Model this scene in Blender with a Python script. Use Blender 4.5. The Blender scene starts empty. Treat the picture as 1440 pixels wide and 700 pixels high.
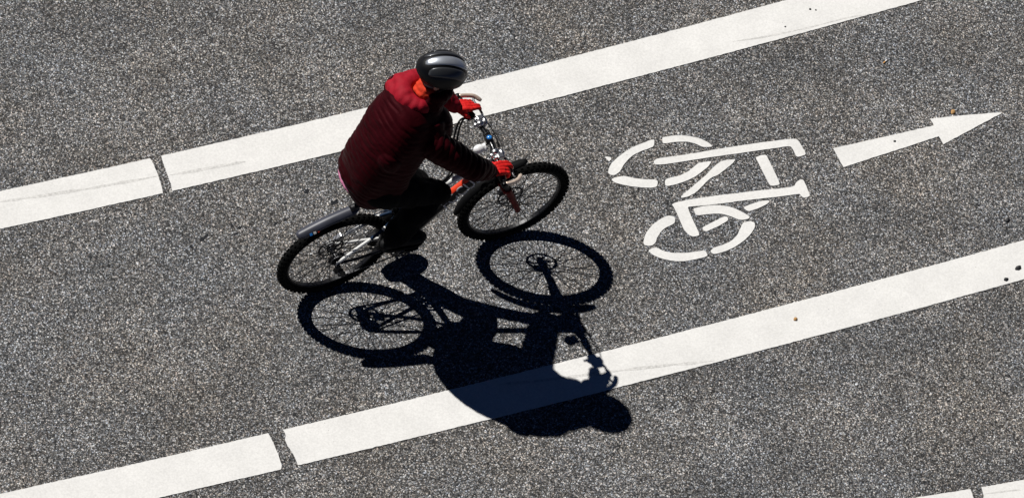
import bpy, bmesh, math, random
from mathutils import Vector, Matrix, noise
import numpy as np

scene = bpy.context.scene
C = scene.collection

# ------------------------------------------------------------------ camera
R = [[0.88781, -0.42133, 0.18514], [0.26186, 0.79331, 0.54963], [-0.37844, -0.43949, 0.81464]]
cd = bpy.data.cameras.new("camera")
cam = bpy.data.objects.new("camera", cd)
C.objects.link(cam)
M = Matrix(((R[0][0], R[1][0], R[2][0], -8.3084),
            (R[0][1], R[1][1], R[2][1], -11.0912),
            (R[0][2], R[1][2], R[2][2], 20.3659),
            (0, 0, 0, 1)))
cam.matrix_world = M
cd.sensor_width = 36.0
cd.lens = 151.93
cd.clip_start = 0.1
cd.clip_end = 2000
scene.camera = cam

# ------------------------------------------------------------------ light
SUN = Vector((-0.30277, 0.60050, 0.74009))
world = bpy.data.worlds.new("World")
scene.world = world
world.use_nodes = True
wn = world.node_tree
bg = wn.nodes["Background"]
sky = wn.nodes.new("ShaderNodeTexSky")
sky.sky_type = 'NISHITA'
sky.sun_disc = False
sky.sun_elevation = math.asin(SUN.z)
sky.sun_rotation = math.radians(90) - math.atan2(SUN.y, SUN.x)
sky.altitude = 1500
sky.air_density = 0.16
sky.dust_density = 0.0
sky.ozone_density = 10.0
wn.links.new(sky.outputs[0], bg.inputs[0])
bg.inputs[1].default_value = 0.05
ld = bpy.data.lights.new("sun", 'SUN')
ld.energy = 5.0
ld.angle = math.radians(0.5)
ld.color = (1.0, 0.975, 0.94)
sun = bpy.data.objects.new("sun", ld)
sun.rotation_euler = SUN.to_track_quat('Z', 'Y').to_euler()
sun.location = SUN * 30
C.objects.link(sun)
scene.view_settings.view_transform = 'Standard'
scene.view_settings.look = 'None'
scene.view_settings.gamma = 1.0
scene.view_settings.use_curve_mapping = False
scene.view_settings.exposure = 0.0

# ------------------------------------------------------------------ helpers
def tag(o, label=None, cat=None, group=None, kind=None):
    if label: o["label"] = label
    if cat: o["category"] = cat
    if group: o["group"] = group
    if kind: o["kind"] = kind
    return o

def empty(name, loc, label, cat, group=None):
    o = bpy.data.objects.new(name, None)
    o.empty_display_size = 0.1
    o.location = loc
    C.objects.link(o)
    return tag(o, label, cat, group)

def origin(o):
    v = Vector((0, 0, 0))
    while o is not None:
        v += o.location
        o = o.parent
    return v

class MB:
    """collects geometry given in world coordinates"""
    def __init__(s):
        s.v = []; s.f = []; s.m = []; s.sm = []
    def add(s, verts, faces, mat=0, smooth=True):
        b = len(s.v)
        s.v += [Vector(v) for v in verts]
        for f in faces:
            s.f.append([b + i for i in f]); s.m.append(mat); s.sm.append(smooth)
    def tube(s, pts, rad, seg=12, mat=0, closed=False, flat=None, caps=True, smooth=True):
        pts = [Vector(p) for p in pts]
        n = len(pts)
        if not isinstance(rad, (list, tuple)): rad = [rad] * n
        # tangents
        tan = []
        for i in range(n):
            if closed: t = pts[(i + 1) % n] - pts[i - 1]
            else: t = pts[min(i + 1, n - 1)] - pts[max(i - 1, 0)]
            tan.append(t.normalized())
        ref = Vector((0, 0, 1))
        if abs(tan[0].dot(ref)) > .9: ref = Vector((0, 1, 0))
        u = (ref - tan[0] * ref.dot(tan[0])).normalized()
        verts = []
        for i in range(n):
            u = (u - tan[i] * u.dot(tan[i])).normalized()
            w = tan[i].cross(u)
            r = rad[i]
            if isinstance(r, (tuple, list)): ra, rb = r
            else: ra = rb = r
            for k in range(seg):
                a = 2 * math.pi * k / seg
                verts.append(pts[i] + u * (math.cos(a) * ra) + w * (math.sin(a) * rb))
        faces = []
        for i in range(n if closed else n - 1):
            j = (i + 1) % n
            for k in range(seg):
                l = (k + 1) % seg
                faces.append([i * seg + k, i * seg + l, j * seg + l, j * seg + k])
        if caps and not closed:
            faces.append(list(range(seg))[::-1])
            faces.append([(n - 1) * seg + k for k in range(seg)])
        s.add(verts, faces, mat, smooth)
    def ell(s, c, rx, ry, rz, rot=None, seg=20, rings=12, mat=0):
        c = Vector(c); verts = []; faces = []
        rot = rot or Matrix.Identity(3)
        verts.append(c + rot @ Vector((0, 0, rz)))
        for i in range(1, rings):
            p = math.pi * i / rings
            for k in range(seg):
                a = 2 * math.pi * k / seg
                verts.append(c + rot @ Vector((rx * math.sin(p) * math.cos(a), ry * math.sin(p) * math.sin(a), rz * math.cos(p))))
        verts.append(c + rot @ Vector((0, 0, -rz)))
        for k in range(seg):
            l = (k + 1) % seg
            faces.append([0, 1 + k, 1 + l])
            for i in range(rings - 2):
                a = 1 + i * seg
                faces.append([a + k, a + seg + k, a + seg + l, a + l])
            faces.append([1 + (rings - 2) * seg + k, len(verts) - 1, 1 + (rings - 2) * seg + l])
        s.add(verts, faces, mat)
    def box(s, c, size, rot=None, mat=0, bev=0.0):
        c = Vector(c); rot = rot or Matrix.Identity(3)
        bm = bmesh.new()
        bmesh.ops.create_cube(bm, size=1.0)
        for v in bm.verts: v.co = Vector((v.co.x * size[0], v.co.y * size[1], v.co.z * size[2]))
        if bev: bmesh.ops.bevel(bm, geom=bm.edges[:], offset=bev, segments=2, affect='EDGES', profile=.6)
        bm.verts.index_update()
        s.add([c + rot @ v.co for v in bm.verts], [[v.index for v in f.verts] for f in bm.faces], mat, False)
        bm.free()
    def disc(s, c, axis, r0, r1, th, seg=32, mat=0):
        """ring (r0>0) or disc of thickness th round axis"""
        c = Vector(c); ax = Vector(axis).normalized()
        u = ax.orthogonal().normalized(); w = ax.cross(u)
        verts = []; faces = []
        for k in range(seg):
            a = 2 * math.pi * k / seg
            d = u * math.cos(a) + w * math.sin(a)
            for r, h in ((r0, -th / 2), (r1, -th / 2), (r1, th / 2), (r0, th / 2)):
                verts.append(c + d * max(r, 1e-4) + ax * h)
        for k in range(seg):
            l = (k + 1) % seg
            for q in range(4):
                p = (q + 1) % 4
                faces.append([4 * k + q, 4 * k + p, 4 * l + p, 4 * l + q])
        s.add(verts, faces, mat, False)
    def build(s, name, mats, parent=None):
        me = bpy.data.meshes.new(name)
        o0 = origin(parent)
        me.from_pydata([tuple(v - o0) for v in s.v], [], s.f)
        if not isinstance(mats, (list, tuple)): mats = [mats]
        for m in mats: me.materials.append(m)
        me.polygons.foreach_set("material_index", s.m)
        me.polygons.foreach_set("use_smooth", s.sm)
        me.update()
        bm = bmesh.new(); bm.from_mesh(me)
        bmesh.ops.recalc_face_normals(bm, faces=bm.faces[:])
        bm.to_mesh(me); bm.free()
        o = bpy.data.objects.new(name, me)
        C.objects.link(o)
        o.parent = parent
        return o

def fuse(mb, name, mats, parent, voxel=0.006, smooth=6, factor=0.5, disp=None, matfn=None):
    """melts overlapping solids into one continuous skin"""
    me = bpy.data.meshes.new("tmp")
    me.from_pydata([tuple(v) for v in mb.v], [], mb.f)
    bm = bmesh.new(); bm.from_mesh(me); bmesh.ops.recalc_face_normals(bm, faces=bm.faces[:]); bm.to_mesh(me); bm.free()
    t = bpy.data.objects.new("tmp", me)
    C.objects.link(t)
    r = t.modifiers.new("r", 'REMESH'); r.mode = 'VOXEL'; r.voxel_size = voxel
    if smooth:
        q = t.modifiers.new("s", 'SMOOTH'); q.iterations = smooth; q.factor = factor
    dg = bpy.context.evaluated_depsgraph_get()
    me2 = bpy.data.meshes.new_from_object(t.evaluated_get(dg))
    bpy.data.objects.remove(t); bpy.data.meshes.remove(me)
    me2.name = name
    if disp:
        nv = len(me2.vertices)
        nr = [v.normal.copy() for v in me2.vertices]
        for i, v in enumerate(me2.vertices):
            v.co = v.co + nr[i] * disp(v.co.copy(), nr[i])
    o0 = origin(parent)
    me2.materials.clear()
    if not isinstance(mats, (list, tuple)): mats = [mats]
    for m in mats: me2.materials.append(m)
    for p in me2.polygons:
        p.use_smooth = True
        p.material_index = matfn(p.center) if matfn else 0
    me2.transform(Matrix.Translation(-o0))
    me2.update()
    o = bpy.data.objects.new(name, me2)
    C.objects.link(o); o.parent = parent
    return o

def lerp(a, b, t): return Vector(a) * (1 - t) + Vector(b) * t
def spline(pts, n=24):
    pts = [Vector(p) for p in pts]
    P = [pts[0] * 2 - pts[1]] + pts + [pts[-1] * 2 - pts[-2]]
    out = []
    segs = len(pts) - 1
    for i in range(segs):
        a, b, c, d = P[i:i + 4]
        m = max(2, n // segs)
        for k in range(m):
            t = k / m
            out.append(0.5 * ((2 * b) + (c - a) * t + (2 * a - 5 * b + 4 * c - d) * t * t + (3 * b - a - 3 * c + d) * t ** 3))
    out.append(pts[-1])
    return out

# ------------------------------------------------------------------ materials
def mat(name, col, rough=0.5, metal=0.0, coat=0.0, spec=0.5, var=0.0, vscale=40.0, bump=0.0, bscale=200.0, sheen=0.0):
    m = bpy.data.materials.new(name)
    m.use_nodes = True
    nt = m.node_tree; N = nt.nodes; L = nt.links
    p = N["Principled BSDF"]
    p.inputs["Base Color"].default_value = (*col, 1)
    p.inputs["Roughness"].default_value = rough
    p.inputs["Metallic"].default_value = metal
    p.inputs["Coat Weight"].default_value = coat
    p.inputs["Coat Roughness"].default_value = 0.08
    p.inputs["Specular IOR Level"].default_value = spec
    if sheen:
        p.inputs["Sheen Weight"].default_value = sheen
    tc = N.new("ShaderNodeTexCoord")
    if var:
        n = N.new("ShaderNodeTexNoise"); n.inputs["Scale"].default_value = vscale; n.inputs["Detail"].default_value = 6
        L.new(tc.outputs["Object"], n.inputs["Vector"])
        mr = N.new("ShaderNodeMapRange"); mr.inputs[1].default_value = .3; mr.inputs[2].default_value = .7
        mr.inputs[3].default_value = 1 - var; mr.inputs[4].default_value = 1 + var
        L.new(n.outputs["Fac"], mr.inputs[0])
        mx = N.new("ShaderNodeMix"); mx.data_type = 'RGBA'; mx.blend_type = 'MULTIPLY'; mx.inputs[0].default_value = 1
        mx.inputs[6].default_value = (*col, 1)
        L.new(mr.outputs[0], mx.inputs[7])
        L.new(mx.outputs[2], p.inputs["Base Color"])
    if bump:
        n = N.new("ShaderNodeTexNoise"); n.inputs["Scale"].default_value = bscale; n.inputs["Detail"].default_value = 4
        L.new(tc.outputs["Object"], n.inputs["Vector"])
        b = N.new("ShaderNodeBump"); b.inputs["Strength"].default_value = bump; b.inputs["Distance"].default_value = 0.004
        L.new(n.outputs["Fac"], b.inputs["Height"]); L.new(b.outputs[0], p.inputs["Normal"])
    return m

def asphalt_material():
    m = bpy.data.materials.new("asphalt")
    m.use_nodes = True
    nt = m.node_tree; N = nt.nodes; L = nt.links
    p = N["Principled BSDF"]
    p.inputs["Roughness"].default_value = 0.75
    p.inputs["Specular IOR Level"].default_value = 0.35
    tc = N.new("ShaderNodeTexCoord")
    # slight warp so that stones are irregular
    wv = N.new("ShaderNodeTexNoise"); wv.inputs["Scale"].default_value = 60; wv.inputs["Detail"].default_value = 2
    L.new(tc.outputs["Object"], wv.inputs["Vector"])
    ws = N.new("ShaderNodeVectorMath"); ws.operation = 'MULTIPLY_ADD'
    L.new(wv.outputs["Color"], ws.inputs[0]); ws.inputs[1].default_value = (.012, .012, .012); L.new(tc.outputs["Object"], ws.inputs[2])
    def cells(scale):
        v = N.new("ShaderNodeTexVoronoi"); v.inputs["Scale"].default_value = scale; v.inputs["Randomness"].default_value = 1
        L.new(ws.outputs[0], v.inputs["Vector"])
        s = N.new("ShaderNodeSeparateColor"); L.new(v.outputs["Color"], s.inputs[0])
        return v, s
    v1, s1 = cells(116)
    v2, s2 = cells(184)
    def ramp(src, stops):
        r = N.new("ShaderNodeValToRGB")
        e = r.color_ramp.elements
        while len(e) > 1: e.remove(e[-1])
        e[0].position = stops[0][0]; e[0].color = (*stops[0][1], 1)
        for q, c in stops[1:]:
            k = e.new(q); k.color = (*c, 1)
        L.new(src, r.inputs[0]); return r
    st1 = ramp(s1.outputs[0], ASPH1)
    st2 = ramp(s2.outputs[1], ASPH2)
    pick = N.new("ShaderNodeMath"); pick.operation = 'GREATER_THAN'; pick.inputs[1].default_value = 0.5
    L.new(s1.outputs[2], pick.inputs[0])
    mx = N.new("ShaderNodeMix"); mx.data_type = 'RGBA'
    L.new(pick.outputs[0], mx.inputs[0]); L.new(st1.outputs[0], mx.inputs[6]); L.new(st2.outputs[0], mx.inputs[7])
    # each stone has a tint of its own: pinkish, tan, bluish, grey
    hs = ramp(s2.outputs[0], [(0, (1.12, .98, .93)), (.25, (1.05, 1.0, .90)), (.5, (1, 1, 1)), (.75, (.93, 1.0, 1.05)), (1, (.90, .98, 1.16))])
    mt = N.new("ShaderNodeMix"); mt.data_type = 'RGBA'; mt.blend_type = 'MULTIPLY'; mt.inputs[0].default_value = 1
    L.new(mx.outputs[2], mt.inputs[6]); L.new(hs.outputs[0], mt.inputs[7]); mx = mt
    # bitumen in the gaps between the stones
    gap = N.new("ShaderNodeMapRange"); gap.inputs[1].default_value = .40; gap.inputs[2].default_value = .75
    gap.inputs[3].default_value = 1.0; gap.inputs[4].default_value = 0.35
    L.new(v1.outputs["Distance"], gap.inputs[0])
    # broad wear: patches several decimetres across
    big = N.new("ShaderNodeTexNoise"); big.inputs["Scale"].default_value = 2.2; big.inputs["Detail"].default_value = 5; big.inputs["Roughness"].default_value = .6
    L.new(tc.outputs["Object"], big.inputs["Vector"])
    br = N.new("ShaderNodeMapRange"); br.inputs[1].default_value = .3; br.inputs[2].default_value = .7; br.inputs[3].default_value = .78; br.inputs[4].default_value = 1.15
    L.new(big.outputs["Fac"], br.inputs[0])
    # clusters a few centimetres across
    mid = N.new("ShaderNodeTexNoise"); mid.inputs["Scale"].default_value = 26; mid.inputs["Detail"].default_value = 3
    L.new(tc.outputs["Object"], mid.inputs["Vector"])
    mr = N.new("ShaderNodeMapRange"); mr.inputs[1].default_value = .3; mr.inputs[2].default_value = .7; mr.inputs[3].default_value = .82; mr.inputs[4].default_value = 1.18
    L.new(mid.outputs["Fac"], mr.inputs[0])
    def mul(a, b):
        k = N.new("ShaderNodeMath"); k.operation = 'MULTIPLY'; L.new(a, k.inputs[0]); L.new(b, k.inputs[1]); return k.outputs[0]
    # polished wheel tracks and seams run along the lane
    mpg = N.new("ShaderNodeMapping"); mpg.inputs["Rotation"].default_value = (0, 0, math.radians(2)); mpg.inputs["Scale"].default_value = (.35, 2.6, 1)
    L.new(tc.outputs["Object"], mpg.inputs["Vector"])
    trk = N.new("ShaderNodeTexNoise"); trk.inputs["Scale"].default_value = 1.0; trk.inputs["Detail"].default_value = 3
    L.new(mpg.outputs[0], trk.inputs["Vector"])
    tr = N.new("ShaderNodeMapRange"); tr.inputs[1].default_value = .3; tr.inputs[2].default_value = .7; tr.inputs[3].default_value = .86; tr.inputs[4].default_value = 1.16
    L.new(trk.outputs["Fac"], tr.inputs[0])
    f = mul(mul(mul(gap.outputs[0], br.outputs[0]), mr.outputs[0]), tr.outputs[0])
    mm = N.new("ShaderNodeMix"); mm.data_type = 'RGBA'; mm.blend_type = 'MULTIPLY'; mm.inputs[0].default_value = 1
    L.new(mx.outputs[2], mm.inputs[6]); L.new(f, mm.inputs[7])
    # hue drifts between brownish and bluish binder
    hn = N.new("ShaderNodeTexNoise"); hn.inputs["Scale"].default_value = 1.3; hn.inputs["Detail"].default_value = 3
    L.new(tc.outputs["Object"], hn.inputs["Vector"])
    hr = ramp(hn.outputs["Fac"], [(.35, (1.03, 1.0, .96)), (.65, (.96, 1.0, 1.05))])
    m3 = N.new("ShaderNodeMix"); m3.data_type = 'RGBA'; m3.blend_type = 'MULTIPLY'; m3.inputs[0].default_value = 1
    L.new(mm.outputs[2], m3.inputs[6]); L.new(hr.outputs[0], m3.inputs[7])
    L.new(m3.outputs[2], p.inputs["Base Color"])
    # relief: rounded stones of different heights
    inv = N.new("ShaderNodeMath"); inv.operation = 'MULTIPLY_ADD'; inv.inputs[1].default_value = -1.0
    L.new(v1.outputs["Distance"], inv.inputs[0]); L.new(s1.outputs[1], inv.inputs[2])
    bu = N.new("ShaderNodeBump"); bu.inputs["Strength"].default_value = 0.55; bu.inputs["Distance"].default_value = 0.004
    L.new(inv.outputs[0], bu.inputs["Height"]); L.new(bu.outputs[0], p.inputs["Normal"])
    return m

def paint_material():
    m = bpy.data.materials.new("road_paint")
    m.use_nodes = True
    nt = m.node_tree; N = nt.nodes; L = nt.links
    p = N["Principled BSDF"]
    p.inputs["Roughness"].default_value = 0.7
    p.inputs["Specular IOR Level"].default_value = 0.3
    tc = N.new("ShaderNodeTexCoord")
    n1 = N.new("ShaderNodeTexNoise"); n1.inputs["Scale"].default_value = 90; n1.inputs["Detail"].default_value = 5
    n2 = N.new("ShaderNodeTexNoise"); n2.inputs["Scale"].default_value = 5; n2.inputs["Detail"].default_value = 6
    v = N.new("ShaderNodeTexVoronoi"); v.inputs["Scale"].default_value = 30
    for n in (n1, n2, v): L.new(tc.outputs["Object"], n.inputs["Vector"])
    def rng(src, a, b, c, d):
        k = N.new("ShaderNodeMapRange"); k.inputs[1].default_value = a; k.inputs[2].default_value = b; k.inputs[3].default_value = c; k.inputs[4].default_value = d
        L.new(src, k.inputs[0]); return k.outputs[0]
    def mul(a, b):
        k = N.new("ShaderNodeMath"); k.operation = 'MULTIPLY'; L.new(a, k.inputs[0]); L.new(b, k.inputs[1]); return k.outputs[0]
    f = mul(rng(n1.outputs["Fac"], .3, .7, .89, 1.05), rng(n2.outputs["Fac"], .3, .7, .93, 1.03))
    # small dark pin-holes: only in some cells
    sc = N.new("ShaderNodeSeparateColor"); L.new(v.outputs["Color"], sc.inputs[0])
    rr = rng(sc.outputs[0], .8, 1.0, 0.0, .11)
    lt = N.new("ShaderNodeMath"); lt.operation = 'LESS_THAN'; L.new(v.outputs["Distance"], lt.inputs[0]); L.new(rr, lt.inputs[1])
    dk = rng(lt.outputs[0], 0, 1, 1, .6)
    f = mul(f, dk)
    mm = N.new("ShaderNodeMix"); mm.data_type = 'RGBA'; mm.blend_type = 'MULTIPLY'; mm.inputs[0].default_value = 1
    mm.inputs[6].default_value = (.80, .79, .762, 1); L.new(f, mm.inputs[7])
    L.new(mm.outputs[2], p.inputs["Base Color"])
    b = N.new("ShaderNodeBump"); b.inputs["Strength"].default_value = .25; b.inputs["Distance"].default_value = .002
    L.new(n1.outputs["Fac"], b.inputs["Height"]); L.new(b.outputs[0], p.inputs["Normal"])
    return m

ASPH1 = [(0.0, (.020, .020, .021)), (.34, (.070, .068, .066)), (.60, (.175, .169, .162)), (.80, (.36, .348, .335)), (1.0, (.76, .74, .715))]
ASPH2 = [(0.0, (.018, .018, .019)), (.36, (.063, .061, .060)), (.66, (.17, .163, .157)), (.86, (.38, .366, .352)), (1.0, (.76, .74, .715))]

M_ASPH = asphalt_material()
M_PAINT = paint_material()
M_GUARD2 = mat("front_guard_plastic", (.004, .004, .0045), .7, spec=.12, var=.2)
M_TAR = mat("tar", (.012, .013, .016), .35, spec=.6, bump=.4, bscale=150)
M_CRACK = mat("paint_crack", (.62, .61, .585), .8, var=.22, vscale=60)
M_RUBBER = mat("tyre_rubber", (.004, .004, .004), .85, spec=.08, var=.3, vscale=30, bump=.2)
M_BLACK = mat("black_paint", (.004, .004, .005), .3, spec=.3, coat=.2, var=.2, vscale=20)
M_PLASTIC = mat("black_plastic", (.006, .006, .007), .45, spec=.3, var=.2, vscale=25, bump=.08)
M_GUARD = mat("mudguard_plastic", (.045, .048, .065), .45, var=.2, vscale=12, bump=.06)
M_WHITE = mat("white_paint", (.72, .72, .70), .35, coat=.3, var=.06, vscale=30)
M_ORANGE = mat("orange_red_paint", (.72, .055, .018), .32, coat=.4, var=.1, vscale=25)
M_RED = mat("red_paint", (.14, .003, .003), .5, spec=.15, var=.15, vscale=25)
M_LETTER = mat("grey_lettering", (.70, .69, .68), .5, var=.1)
M_ALU = mat("silver_alloy", (.62, .62, .63), .32, metal=1.0, var=.1, vscale=40)
M_BRONZE = mat("worn_alloy", (.72, .58, .47), .42, metal=.45, var=.15, vscale=40)
M_STEEL = mat("dark_steel", (.10, .10, .105), .4, metal=.9, var=.2, vscale=60)
M_RIM = mat("rim_black", (.008, .008, .009), .35, spec=.4, var=.2)
M_SPOKE = mat("spoke_steel", (.012, .012, .013), .5, spec=.3, var=.1)
M_BLUE = mat("blue_plastic", (.03, .22, .62), .3, coat=.3, var=.1)
M_CABLE_STAYSHADE = mat("blue_cable_and_stay_shade", (.006, .020, .050), .5, spec=.2, var=.1)  # blue of the cable, darkened to paint shade on the upper seat stays
M_LAMP = mat("lamp_white", (.80, .80, .80), .25, coat=.5, var=.05)
M_GLASS = mat("lamp_lens", (.25, .26, .28), .1, coat=.6, var=.05)
M_QUILT = mat("quilted_nylon", (.024, .0020, .0036), .5, spec=.07, var=.25, vscale=18, bump=.25, bscale=90)
M_QUILT.node_tree.nodes['Principled BSDF'].inputs['Specular Tint'].default_value = (.75, .16, .20, 1)
M_REDFAB = mat("red_fabric", (.30, .007, .018), .7, spec=.15, var=.15, vscale=22, bump=.3, bscale=160)
M_GLOVE = mat("glove_red", (.62, .014, .012), .65, spec=.2, var=.15, vscale=50, bump=.3, bscale=220)
M_SCARF = mat("orange_scarf", (.60, .045, .018), .8, spec=.15, var=.12, vscale=40, bump=.3, bscale=180)
M_PINK = mat("pink_shirt", (.62, .22, .36), .8, spec=.15, var=.1, vscale=40, bump=.25)
M_TROUSER = mat("black_cloth", (.0035, .0035, .004), .9, spec=.08, var=.2, vscale=25, bump=.3, bscale=140)
M_SHOE = mat("black_shoe", (.004, .004, .0045), .65, spec=.2, var=.2, vscale=40, bump=.2)
M_SOLE = mat("shoe_sole", (.010, .010, .010), .8, spec=.15, var=.2)
M_SKIN = mat("skin", (.52, .28, .19), .5, var=.08, vscale=60, bump=.1)
M_HAIR = mat("dark_hair", (.008, .006, .005), .6, var=.3, vscale=120, bump=.5, bscale=300)
M_HELM = mat("helmet_black", (.003, .003, .004), .4, spec=.25, coat=.1, var=.15)
M_PANEL = mat("helmet_grey", (.46, .49, .54), .34, metal=.65, coat=.35, var=.05)
M_PANEL2 = mat("helmet_graphite", (.055, .058, .063), .36, metal=.5, coat=.3, var=.05)
M_STONE = mat("dark_stone", (.015, .015, .017), .6, var=.3, vscale=200, bump=.5)
M_CORK = mat("cigarette_filter", (.72, .36, .10), .8, var=.15, vscale=400)
M_PAPER = mat("cigarette_paper", (.80, .78, .74), .8, var=.08, vscale=300)
M_LEAF = mat("dry_leaf", (.42, .24, .09), .8, var=.3, vscale=150)

# ------------------------------------------------------------------ ground and road markings
rng = random.Random(4)

LINES = {
  'U1': [(-2.139,1.231),(-2.024,1.223),(-1.908,1.214),(-1.792,1.206),(-1.676,1.198),(-1.559,1.190),(-1.442,1.182),(-1.324,1.174),(-1.206,1.167),(-1.087,1.159),(-0.968,1.152),(-0.849,1.145),(-0.728,1.139),(-0.608,1.132),(-0.605,1.085),(-0.609,1.013),(-0.616,0.953),(-0.631,0.885),(-0.748,0.891),(-0.865,0.898),(-0.981,0.905),(-1.097,0.912),(-1.212,0.920),(-1.327,0.927),(-1.441,0.935),(-1.555,0.943),(-1.669,0.951),(-1.782,0.959),(-1.894,0.968),(-2.006,0.976),(-2.118,0.985),(-2.229,0.994)],
  'U2': [(-0.540,1.128),(-0.427,1.122),(-0.313,1.116),(-0.199,1.111),(-0.084,1.105),(0.031,1.100),(0.147,1.095),(0.263,1.089),(0.380,1.085),(0.497,1.080),(0.614,1.075),(0.732,1.071),(0.851,1.066),(0.970,1.062),(1.089,1.058),(1.209,1.054),(1.329,1.050),(1.450,1.047),(1.572,1.044),(1.694,1.040),(1.816,1.037),(1.939,1.034),(2.062,1.032),(2.186,1.029),(2.311,1.026),(2.436,1.024),(2.561,1.022),(2.687,1.020),(2.814,1.018),(2.941,1.016),(3.069,1.015),(3.197,1.014),(3.326,1.013),(3.455,1.012),(3.585,1.011),(3.716,1.010),(3.847,1.010),(3.978,1.009),(4.111,1.009),(4.243,1.009),(4.377,1.009),(4.511,1.010),(4.646,1.010),(4.781,1.011),(4.917,1.012),(5.053,1.013),(5.190,1.014),(5.328,1.016),(5.466,1.017),(5.605,1.019),(5.745,1.021),(5.885,1.023),(5.727,0.749),(5.591,0.749),(5.455,0.748),(5.319,0.748),(5.184,0.748),(5.050,0.748),(4.916,0.749),(4.783,0.749),(4.650,0.749),(4.518,0.750),(4.386,0.750),(4.255,0.751),(4.125,0.752),(3.995,0.753),(3.865,0.754),(3.736,0.755),(3.608,0.756),(3.480,0.757),(3.353,0.759),(3.226,0.761),(3.100,0.762),(2.974,0.764),(2.849,0.766),(2.724,0.768),(2.600,0.770),(2.476,0.773),(2.353,0.775),(2.230,0.778),(2.108,0.781),(1.986,0.783),(1.865,0.786),(1.744,0.790),(1.624,0.793),(1.504,0.796),(1.385,0.800),(1.266,0.803),(1.148,0.807),(1.030,0.811),(0.912,0.815),(0.795,0.819),(0.679,0.824),(0.563,0.828),(0.447,0.833),(0.332,0.838),(0.217,0.843),(0.103,0.848),(-0.011,0.853),(-0.124,0.859),(-0.237,0.864),(-0.349,0.870),(-0.461,0.876),(-0.573,0.882),(-0.563,0.931),(-0.556,1.001),(-0.547,1.087)],
  'L1': [(-2.837,-0.605),(-2.734,-0.614),(-2.630,-0.624),(-2.525,-0.633),(-2.421,-0.643),(-2.316,-0.652),(-2.210,-0.662),(-2.105,-0.671),(-1.998,-0.680),(-1.892,-0.689),(-1.785,-0.698),(-1.678,-0.707),(-1.570,-0.716),(-1.462,-0.725),(-1.354,-0.733),(-1.245,-0.742),(-1.136,-0.750),(-1.027,-0.759),(-0.917,-0.767),(-0.806,-0.775),(-0.696,-0.783),(-0.693,-0.838),(-0.696,-0.914),(-0.707,-0.998),(-0.721,-1.020),(-0.835,-1.012),(-0.949,-1.003),(-1.062,-0.994),(-1.175,-0.985),(-1.287,-0.977),(-1.399,-0.968),(-1.510,-0.959),(-1.621,-0.949),(-1.732,-0.940),(-1.843,-0.931),(-1.953,-0.922),(-2.062,-0.912),(-2.171,-0.903),(-2.280,-0.894),(-2.389,-0.884),(-2.497,-0.875),(-2.604,-0.865),(-2.712,-0.856),(-2.819,-0.846),(-2.925,-0.836)],
  'L2': [(-0.607,-0.790),(-0.497,-0.798),(-0.387,-0.805),(-0.277,-0.813),(-0.166,-0.821),(-0.055,-0.828),(0.057,-0.836),(0.169,-0.843),(0.281,-0.850),(0.394,-0.857),(0.507,-0.864),(0.621,-0.871),(0.735,-0.878),(0.850,-0.885),(0.965,-0.891),(1.080,-0.898),(1.196,-0.904),(1.312,-0.911),(1.429,-0.917),(1.547,-0.923),(1.664,-0.929),(1.782,-0.935),(1.901,-0.941),(2.020,-0.947),(2.140,-0.953),(2.260,-0.958),(2.380,-0.963),(2.501,-0.969),(2.623,-0.974),(2.745,-0.979),(2.867,-0.984),(2.990,-0.989),(3.114,-0.994),(3.238,-0.998),(3.362,-1.003),(3.487,-1.007),(3.613,-1.012),(3.739,-1.016),(3.865,-1.020),(3.993,-1.024),(4.120,-1.027),(4.248,-1.031),(4.377,-1.035),(4.507,-1.038),(4.636,-1.041),(4.767,-1.045),(4.898,-1.048),(4.755,-1.293),(4.625,-1.290),(4.494,-1.287),(4.365,-1.284),(4.236,-1.280),(4.107,-1.277),(3.979,-1.273),(3.852,-1.269),(3.725,-1.265),(3.599,-1.260),(3.474,-1.256),(3.348,-1.252),(3.224,-1.247),(3.100,-1.242),(2.976,-1.237),(2.853,-1.232),(2.731,-1.227),(2.609,-1.221),(2.487,-1.216),(2.366,-1.210),(2.246,-1.204),(2.126,-1.199),(2.006,-1.193),(1.887,-1.187),(1.768,-1.181),(1.650,-1.174),(1.532,-1.168),(1.415,-1.161),(1.299,-1.155),(1.182,-1.148),(1.066,-1.141),(0.951,-1.134),(0.836,-1.127),(0.722,-1.120),(0.607,-1.113),(0.494,-1.105),(0.380,-1.098),(0.268,-1.091),(0.155,-1.083),(0.043,-1.075),(-0.068,-1.068),(-0.180,-1.060),(-0.290,-1.052),(-0.401,-1.044),(-0.511,-1.036),(-0.620,-1.028),(-0.615,-0.957),(-0.625,-0.900),(-0.623,-0.852),(-0.606,-0.827)],
  'T1': [(2.061,-2.285),(2.667,-2.383),(2.990,-2.437),(2.990,-2.455),(2.981,-2.497),(2.938,-2.669),(2.588,-2.616),(1.942,-2.512)],
  'T2': [(3.061,-2.448),(3.327,-2.489),(4.048,-2.595),(3.915,-2.825),(3.240,-2.730),(2.998,-2.690),(3.042,-2.517)],
}
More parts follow.
